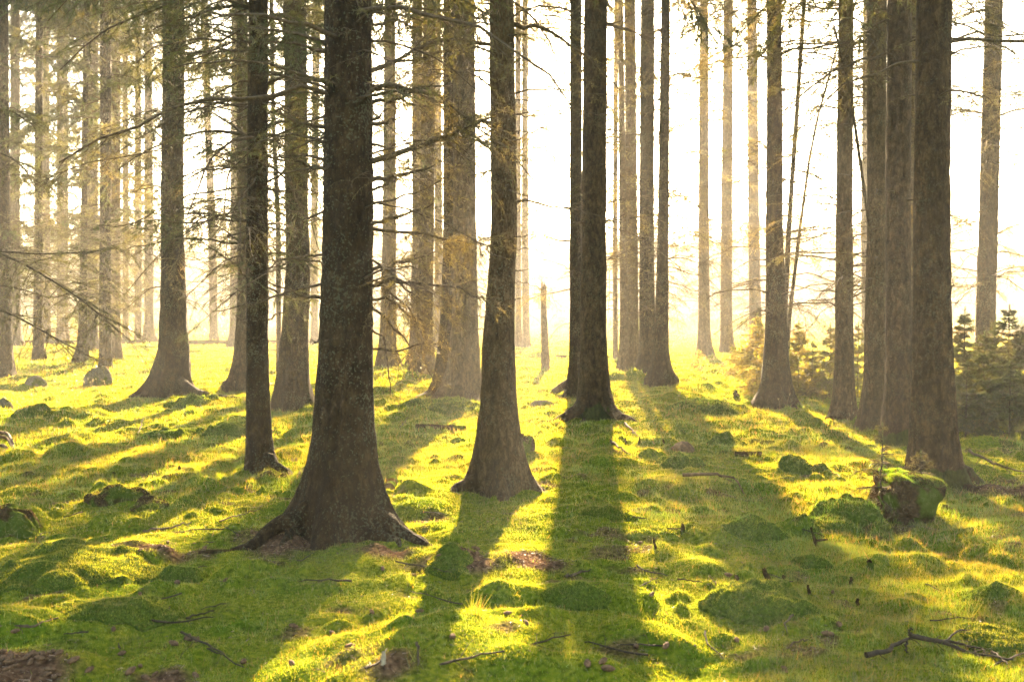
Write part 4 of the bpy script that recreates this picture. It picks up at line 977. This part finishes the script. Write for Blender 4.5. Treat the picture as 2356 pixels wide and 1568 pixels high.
stick('bare thin twig leaning left in front of the large shaggy mound', [(1678, 1372), (1632, 1345)], 2.0, 5, (0, .05), 2)
stick('short dark stick beside the roots of the central trunk', [(1405, 1026), (1425, 1042), (1452, 1048)], 3.0, 6, (.05, .05, 0), 3)
stick('stick lying near the right root of the central trunk', [(1438, 985), (1470, 1005)], 3.0, 7, (.05, .0), 1)
stick('dead branch lying behind the massive trunk by the thicket', [(2230, 1060), (2290, 1085), (2370, 1100)], 3.2, 8, (.10, .06, .03), 9)
stick('dark stick half buried at the bottom right of the centre', [(1800, 1495), (1860, 1480)], 2.6, 9, (.0, .02), 2)
stick('fine twig in the shade left of the thickest trunk', [(505, 1205), (560, 1188), (600, 1180)], 1.5, 10, (.02, .03), 5)
stick('twig lying in front of the fallen log left of the bowed trunk', [(920, 985), (940, 968)], 1.4, 11, (0, .05), 2)
stick('short black stick in the brown litter at the foot of the trunk shadow', [(1300, 1330), (1360, 1318)], 4.0, 12, (.0, .02), 0)

# fallen branch at the lower right
def fallen_branch():
    rng = np.random.default_rng(5)
    J = ground(2100, 1500); c = J.copy()
    def pt(u, v, lift, yy): p = at_depth(u, v, yy); return p - c
    y0 = J[1]
    e = thing('fallen_branch', 'forked dead branch arching over the grass in the lower right corner', 'fallen branch', tuple(c))
    for nm, P, r, n in [('stem', [(1992, 1530, y0 - .12), (2040, 1495, y0 - .07), (2085, 1468, y0), (2098, 1462, y0)], .017, 2),
                        ('stem', [(2098, 1462, y0), (2150, 1475, y0 + .02), (2215, 1508, y0 - .04), (2270, 1525, y0 - .08), (2330, 1552, y0 - .12)], .015, 12),
                        ('side_branch', [(2110, 1462, y0 + .02), (2180, 1480, y0 + .08), (2230, 1502, y0 + .05), (2262, 1520, y0)], .011, 10),
                        ('side_branch', [(2160, 1478, y0), (2200, 1468, y0 + .15), (2260, 1470, y0 + .2)], .006, 8), ('side_branch', [(2098, 1462, y0), (2092, 1452, y0), (2097, 1444, y0)], .010, 0),
                        ('side_branch', [(2085, 1470, y0), (2085, 1495, y0 - .05), (2088, 1500, y0 - .05)], .006, 1)]:
        W = np.array([pt(u, v, 0, yy) for u, v, yy in P]); t2 = np.linspace(0, 1, 12); tq = np.linspace(0, 1, len(W))
        W = np.stack([np.interp(t2, tq, W[:, k]) for k in range(3)], 1); W[1:-1] += rng.normal(0, .004, (10, 3))
        gz = terrain(W[:, 0] + c[0], W[:, 1] + c[1]) - c[2]; W[:, 2] = np.maximum(W[:, 2], gz + .028)
        m = Mesh(); bough(m, None, 0, 0, r * .75, rng, ntw=int(n * 1.5), nd=0, path=W, sides=8, sub=2, tw=.3, twr=.0018, spread=1.5); m.build(nm, [M_TWIG2, M_NEEDLE], e)
fallen_branch()

# small snapped stubs standing in the grass
def peg(label, u, v, vt, du, wpx, seed, fork=None, mat=M_LOG):
    rng = np.random.default_rng(seed); g = ground(u, v); y = g[1]; r = wpx / 2 / FPX * y
    T = at_depth(u + du, vt, y - rng.uniform(-.03, .03)) - g; P = np.array([[0, 0, -.05]]) + np.linspace(0, 1, 7)[:, None] * (T + np.array([0, 0, .05]))
    P[1:-1] += rng.normal(0, r * .25, (5, 3)); m = Mesh(); m.tubes(P[None], (r * np.array([1.25, 1.1, 1, .95, 1.0, .9, .6]))[None], 8, 0)
    if fork:
        F = at_depth(fork[0], fork[1], y) - g; s_ = P[3]; Q = s_ + np.linspace(0, 1, 5)[:, None] * (F - s_); m.tubes(Q[None], (r * np.array([.8, .7, .7, .6, .4]))[None], 7, 0)
    v0 = m.v[0]; v0 += rng.normal(0, r * .12, v0.shape).astype(np.float32)
    return tag(m.build('branch_stub', mat, None, g), label, 'branch stub', 'stubs poking out of the grass')
for i_, a in enumerate([('leaning grey stub in the sunlit grass between the two shadows', 1512, 1262, 1236, -9, 6), ('short thick stub left of the rounded mossy hummock', 1568, 1226, 1204, 2, 9),
      ('mossy upright stub left of the large shaggy mound', 1695, 1352, 1322, -1, 14), ('leaning blunt stub behind the large shaggy mound', 1782, 1352, 1306, -24, 13, (1796, 1340)),
      ('dark vertical stub beside the leaning blunt one', 1802, 1352, 1322, 2, 11), ('Y-shaped dead stub in the grass below the green tussock', 1884, 1258, 1212, -18, 8, (1905, 1240)),
      ('squat stub in the shady grass right of the mound', 1974, 1394, 1376, 0, 9), ('thin stub behind the squat one', 1960, 1344, 1326, -2, 8), ('leaning stub right of the large shaggy mound', 1864, 1366, 1344, -5, 8),
      ('blocky square post stump in the far sunlight', 1694, 916, 899, 0, 12), ('little dark stub on the left grass slope', 415, 1080, 1071, -2, 7), ('small stub in the middle of the left lawn', 262, 1094, 1086, 0, 8),
      ('thin spike stub right of the central tree shadow', 1468, 1022, 1004, 4, 4), ('thin spike stub nearer the central shadow', 1442, 1022, 1008, -4, 5), ('spike in the light left of the domed hummock', 1528, 1022, 1010, -2, 5),
      ('pale wood splinter standing near the bottom centre', 880, 1524, 1498, 3, 13), ('dark nub in the right-hand meadow', 2002, 1300, 1290, 0, 16)]):
    peg(a[0], a[1], a[2], a[3], a[4], a[5], 30 + i_, a[6] if len(a) > 6 else None, M_PALE if 'pale' in a[0] else M_STUMP)

# broad old stump at the left edge, with a root running right
e = mound('dark mossy stump cut by the left edge, sloping down to the right', -2, 1246, 185, 112, 93, mossy=.5, ln=.012, body=M_STUMP, name='tree_stump', cat='tree stump', group='old stumps', p=1.3, q=1.1, dens=.16, rough=.35)
# arched bare roots at the left edge
def arched():
    rng = np.random.default_rng(8); c = ground(5, 1040); e = thing('exposed_roots', 'tangle of arched bare roots at the left edge in the sun', 'tree roots', tuple(c))
    for P in [[(-15, 1018, .2), (5, 1008, .22), (22, 1020, .12), (34, 1032, .0)], [(-15, 1030, .12), (10, 1030, .08), (40, 1036, .03), (75, 1046, 0)], [(0, 1000, .24), (20, 1003, .22), (33, 1014, .12), (42, 1030, 0)], [(-10, 1046, .05), (60, 1050, .04), (120, 1044, .05), (230, 1042, 0)]]:
        W = np.array([ground(u, max(v, 1034)) + [0, 0, 0] - c for u, v, l in P]); W[:, 2] = [at_depth(u, v, c[1])[2] - c[2] for u, v, l in P]; W[:, 2] = np.maximum(W[:, 2], -.02)
        t2 = np.linspace(0, 1, 14); tq = np.linspace(0, 1, len(W)); W = np.stack([np.interp(t2, tq, W[:, k]) for k in range(3)], 1)
        for _ in range(2): W[1:-1] = (W[:-2] + 2 * W[1:-1] + W[2:]) / 4
        m = Mesh(); m.tubes(W[None], np.linspace(.022, .009, 14)[None], 9, 0, (0, 0, 0)); m.build('root', M_LOG, e)
arched()

# cones on the needle floor
def cone_mesh():
    m = Mesh(); t = np.linspace(0, 1, 12); A = np.arange(14) * 2 * np.pi / 14
    T, AA = np.meshgrid(t, A, indexing='ij'); r = .013 * np.sin(np.pi * np.clip(T * .93 + .05, 0, 1)) ** .7 * (1 + .22 * np.sign(np.sin(AA * 5 + T * 40)) * np.sin(T * 60) ** 2)
    V = np.stack([T * .06 - .03, r * np.cos(AA), r * np.sin(AA)], -1); i = np.arange(168).reshape(12, 14); j = np.roll(i, -1, 1)
    m.add(V.reshape(-1, 3), None, np.stack([i[:-1], i[1:], j[1:], j[:-1]], -1).reshape(-1, 4)); return m
rng = np.random.default_rng(15); first = None; nc = 0
while nc < 84:
    u, v = (rng.uniform(0, 480), rng.uniform(1430, 1562)) if rng.random() < .72 else (rng.uniform(150, 640), rng.uniform(1225, 1285))
    if nc > 50: u, v = rng.uniform(300, 2000), rng.uniform(1230, 1550)
    p = ground(u, v)
    if litter(np.array([p[0]]), np.array([p[1]]))[0] < .4 and nc <= 50 and rng.random() < .9: continue
    if first is None:
        o = first = cone_mesh().build('spruce_cone', M_CONE); tag(first, 'brown spruce cone lying on the needle-strewn ground', 'cone', 'fallen cones')
    else:
        o = first.copy(); COL.objects.link(o)
    s_ = rng.uniform(.6, 1.05); o.location = p + [0, 0, .008]; o.rotation_euler = (rng.uniform(0, 6), rng.uniform(-.3, .3), rng.uniform(0, 6)); o.scale = (s_, s_, s_); nc += 1

# small dead twigs strewn over the moss
twigs_ = []
for k in range(4):
    m = Mesh(); L_ = (.16, .24, .32, .42)[k]
    bough(m, np.array([-L_ / 2, 0, .012]), rng.uniform(-.2, .2), L_, .0042, rng, .06, .05, (2, 3, 5, 6)[k], 0, sub=1, tw=.4, twr=.0016)
    twigs_.append(m)
for k in range(44):
    if k < 4:
        o = twigs_[k].build('fallen_twig', [M_TWIG2, M_NEEDLE]); tag(o, 'small bare dead twig fallen on the mossy ground', 'twig', 'fallen twigs'); twigs_[k] = o
    else:
        o = twigs_[k % 4].copy(); COL.objects.link(o)
    u, v = (rng.uniform(60, 1250), rng.uniform(1150, 1540)) if k < 26 else (rng.uniform(1250, 2330), rng.uniform(1000, 1540))
    p = ground(u, v); o.location = p + [0, 0, .012]; o.rotation_euler = (rng.uniform(-.15, .15), rng.uniform(-.12, .12), rng.uniform(0, 6.28))
    s_ = rng.uniform(.7, 1.3); o.scale = (s_, s_, s_)

# ------------------------------------------------------------------ grass, moss and litter
def scatter(n, y0, y1, rng, margin=1.3, half=.56):
    y = np.sqrt(rng.uniform(y0 ** 2, y1 ** 2, n)) if y1 > y0 else np.full(n, y0)
    x = rng.uniform(-1, 1, n) * (half * y + margin)
    ok = np.ones(n, bool)
    for (a, b, r) in TREES: ok &= (x - a) ** 2 + (y - b) ** 2 > (r * .72) ** 2
    for (a, b, rx, ry) in KEEP: ok &= ((x - a) / rx) ** 2 + ((y - b) / ry) ** 2 > 1
    return x[ok], y[ok]

def meadow(x, y): return sstep(.42, .60, fbm(x / 1.6 + 7, y / 1.6, 201, 3) + .10 * sstep(0, 2.5, x) - .30 * (1 - sstep(5.5, 8.5, y)) * (1 - sstep(.2, 2.4, x)))   # 1 where grass rather than moss

rng = np.random.default_rng(33)
gr = Mesh(); mo = Mesh()
for (n, y0, y1, wd, hg, hm) in [(430000, 3.6, 6.5, .0024, .030, .012), (330000, 6.5, 11, .0040, .040, .017), (280000, 11, 20, .0075, .050, .026), (190000, 20, 38, .016, .075, .045), (70000, 38, 75, .036, .12, .09)]:
    x, y = scatter(n, y0, y1, rng); z = terrain(x, y)
    if y0 < 12:
        li = litter(x, y); k = rng.random(len(x)) > li * .96; x, y, z = x[k], y[k], z[k]
    md = meadow(x, y); isg = rng.random(len(x)) < .12 + .8 * md
    for sel, M_, h, mossy, sp in ((isg, gr, hg, .25, .42), (~isg, mo, hm, .80, .75)):
        xs_, ys_ = x[sel], y[sel]; cnt = len(xs_)
        hh = h * rng.uniform(.45, 1.35, cnt) * (.7 + .7 * fbm(xs_ / .3, ys_ / .3, 301, 2))
        d = rng.normal(0, sp, (cnt, 3)); d[:, 2] = np.abs(d[:, 2]) * .3 + 1
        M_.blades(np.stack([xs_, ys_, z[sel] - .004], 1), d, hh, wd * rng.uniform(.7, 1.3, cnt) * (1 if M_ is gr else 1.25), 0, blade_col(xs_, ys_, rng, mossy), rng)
# longer tussock blades
tx, ty = scatter(900, 4, 22, rng, .6)
md = meadow(tx, ty); k = rng.random(len(tx)) < md; tx, ty = tx[k], ty[k]
rep = rng.integers(8, 26, len(tx)); bx_ = np.repeat(tx, rep) + rng.normal(0, .03, rep.sum()); by_ = np.repeat(ty, rep) + rng.normal(0, .03, rep.sum())
d = rng.normal(0, .45, (len(bx_), 3)); d[:, 2] = 1
gr.blades(np.stack([bx_, by_, terrain(bx_, by_)], 1), d, rng.uniform(.05, .12, len(bx_)), np.maximum(.003, by_ * .0005), 0, blade_col(bx_, by_, rng, .15), rng)
tag(gr.build('grass', M_GRASS), 'short bright green grass covering the forest floor', 'grass', None, 'stuff')
tag(mo.build('moss', M_MOSS), 'low yellow-green moss carpeting the forest floor', 'moss', None, 'stuff')

lt = Mesh(); n = 190000; x, y = scatter(n, 3.6, 11, rng, .8); li = litter(x, y); k = rng.random(len(x)) < li * .9 + .02 + .06 * sstep(.5, .62, fbm(x / .4 + 3, y / .4, 404, 2)); x, y = x[k], y[k]
c = np.array([[.10, .055, .030], [.17, .10, .055], [.055, .032, .02], [.24, .16, .10]])[rng.integers(0, 4, len(x))] * rng.uniform(.6, 1.3, (len(x), 1))
d = rng.normal(0, 1, (len(x), 3)); d[:, 2] = np.abs(d[:, 2]) * .25
lt.blades(np.stack([x, y, terrain(x, y) + .002], 1), d, rng.uniform(.008, .028, len(x)) * np.where(rng.random(len(x)) < .04, 2.2, 1), rng.uniform(.002, .007, len(x)), 0, c, rng)
tag(lt.build('needle_litter', M_LITTER), 'brown needles, bark flakes and crumbs on bare patches', 'litter', None, 'stuff')

# seeding grass stalks catching the light
sk = Mesh()
for (u, v, n, du) in [(380, 902, 40, 230), (230, 896, 26, 100), (1755, 940, 5, 60), (1640, 940, 12, 80), (1975, 972, 14, 30), (590, 902, 10, 50), (700, 1110, 8, 30), (1650, 880, 14, 80)]:
    for k in range(n):
        p = ground(u + rng.normal(0, du * .5), v + rng.normal(0, 5)); h = rng.uniform(.06, .24); tilt = rng.normal(0, .12, 2)
        P = p + np.stack([tilt[0] * h * np.linspace(0, 1, 4) ** 2, tilt[1] * h * np.linspace(0, 1, 4) ** 2, h * np.linspace(0, 1, 4)], 1)
        sk.tubes(P[None], np.full((1, 4), max(.0012, p[1] * .00012)), 3, 0, (.20, .13, .06), cap=False)
        m_ = 9; sk.blades(np.tile(P[-1], (m_, 1)) - [0, 0, .02] + rng.normal(0, .006, (m_, 3)), rng.normal(0, .3, (m_, 3)) + [0, 0, 1], .035, .008, 0, np.tile([.20, .17, .10], (m_, 1)), rng)
tag(sk.build('grass_stalks', M_STALK), 'thin straw-coloured seeding grass stalks glowing in the sun', 'grass stalks', None, 'stuff')

# bright grass tuft in the lower centre
for (lb, u, v, n, h) in [('bright tuft of long grass blades in the sunlit lower centre', 1090, 1412, 34, .15), ('few long yellow blades beside the trunk shadow, bottom centre', 955, 1520, 14, .10), ('small dark grass tuft left of the bright long tuft', 945, 1345, 50, .08)]:
    g = ground(u, v); m = Mesh(); d = rng.normal(0, .38, (n, 3)); d[:, 2] = 1
    m.blades(np.stack([rng.normal(0, .016, n), rng.normal(0, .016, n), np.zeros(n) - .01], 1), d, rng.uniform(.5, 1.1, n) * h, .0045, 0, blade_col(np.full(n, g[0]), np.full(n, g[1]), rng, .3), rng)
    tag(m.build('grass_tuft', M_GRASS, None, g), lb, 'grass tuft', 'grass tufts')

# ------------------------------------------------------------------ the wood on the far hillside
dw = Mesh(); rng = np.random.default_rng(60)
ny_ = 950; y = 92 + 120 * rng.random(ny_) ** 1.3; x = rng.uniform(-1, 1, ny_) * (y * .62 + 8)
for k in range(ny_):
    hgt = rng.uniform(3.5, 8.5) * (1.15 - .25 * np.sin(x[k] / 23 + 1.0)); z0 = float(terrain([x[k]], [y[k]])[0]); nb_ = 70
    f = rng.random(nb_) ** .8; a = rng.uniform(0, 6.28, nb_); rad = hgt * .24 * (1.05 - f)
    p = np.stack([x[k] + 0 * f, y[k] + 0 * f, z0 + hgt * f], 1); d = np.stack([np.cos(a), np.sin(a), rng.normal(-.25, .25, nb_)], 1)
    dw.blades(p, d, rad * rng.uniform(.7, 1.3, nb_) + .2, rng.uniform(.5, 1.1, nb_), 0, GREEN[None] * rng.uniform(.6, 1.4, (nb_, 1)), rng)
    dw.tubes(np.array([[x[k], y[k], z0 - .3], [x[k], y[k], z0 + hgt * .5], [x[k], y[k], z0 + hgt]])[None], np.array([[.14, .09, .02]]), 4, 0, (.05, .035, .02))
nu_ = 260; y = rng.uniform(58, 92, nu_); x = rng.uniform(-1, 1, nu_) * (y * .6 + 4)
for k in range(nu_):
    z0 = float(terrain([x[k]], [y[k]])[0]); r_ = rng.uniform(.5, 1.3); nb_ = 60
    p = np.array([x[k], y[k], z0]) + rng.normal(0, 1, (nb_, 3)) * [r_ * .6, r_ * .6, .01]; d = rng.normal(0, .6, (nb_, 3)); d[:, 2] = np.abs(d[:, 2]) + .5
    dw.blades(p, d, r_ * rng.uniform(.4, 1.1, nb_), .22, 0, GREEN[None] * rng.uniform(.8, 1.8, (nb_, 1)), rng)
tag(dw.build('far_wood', M_NEEDLE), 'pale misty conifers and scrub covering the far hillside', 'far wood', None, 'stuff')

# ------------------------------------------------------------------ the misty air
top = 0
for o in COL.objects:
    if o.type == 'MESH':
        zz = max(c_[2] for c_ in o.bound_box) + o.location.z + (o.parent.location.z if o.parent else 0); top = max(top, zz)
m, t, out = mat_new('mist')
pv = N(t, 'ShaderNodeVolumePrincipled', inp={'Density': HAZE_DENSITY, 'Anisotropy': HAZE_ANISO}); pv.inputs['Color'].default_value = (1.0, .965, .91, 1)
t.links.new(pv.outputs[0], out.inputs[1])
hz = Mesh(); X, Y0, Y1, Z0, Z1 = 575, -315, 575, -2.5, top + .5
hz.add([(-X, Y0, Z0), (X, Y0, Z0), (X, Y1, Z0), (-X, Y1, Z0), (-X, Y0, Z1), (X, Y0, Z1), (X, Y1, Z1), (-X, Y1, Z1)], None,
       [(3, 2, 1, 0), (4, 5, 6, 7), (0, 1, 5, 4), (1, 2, 6, 5), (2, 3, 7, 6), (3, 0, 4, 7)])
tag(hz.build('haze', m, smooth=False), 'pale golden morning mist filling the wood', 'haze', None, 'stuff')
print('haze top', top)
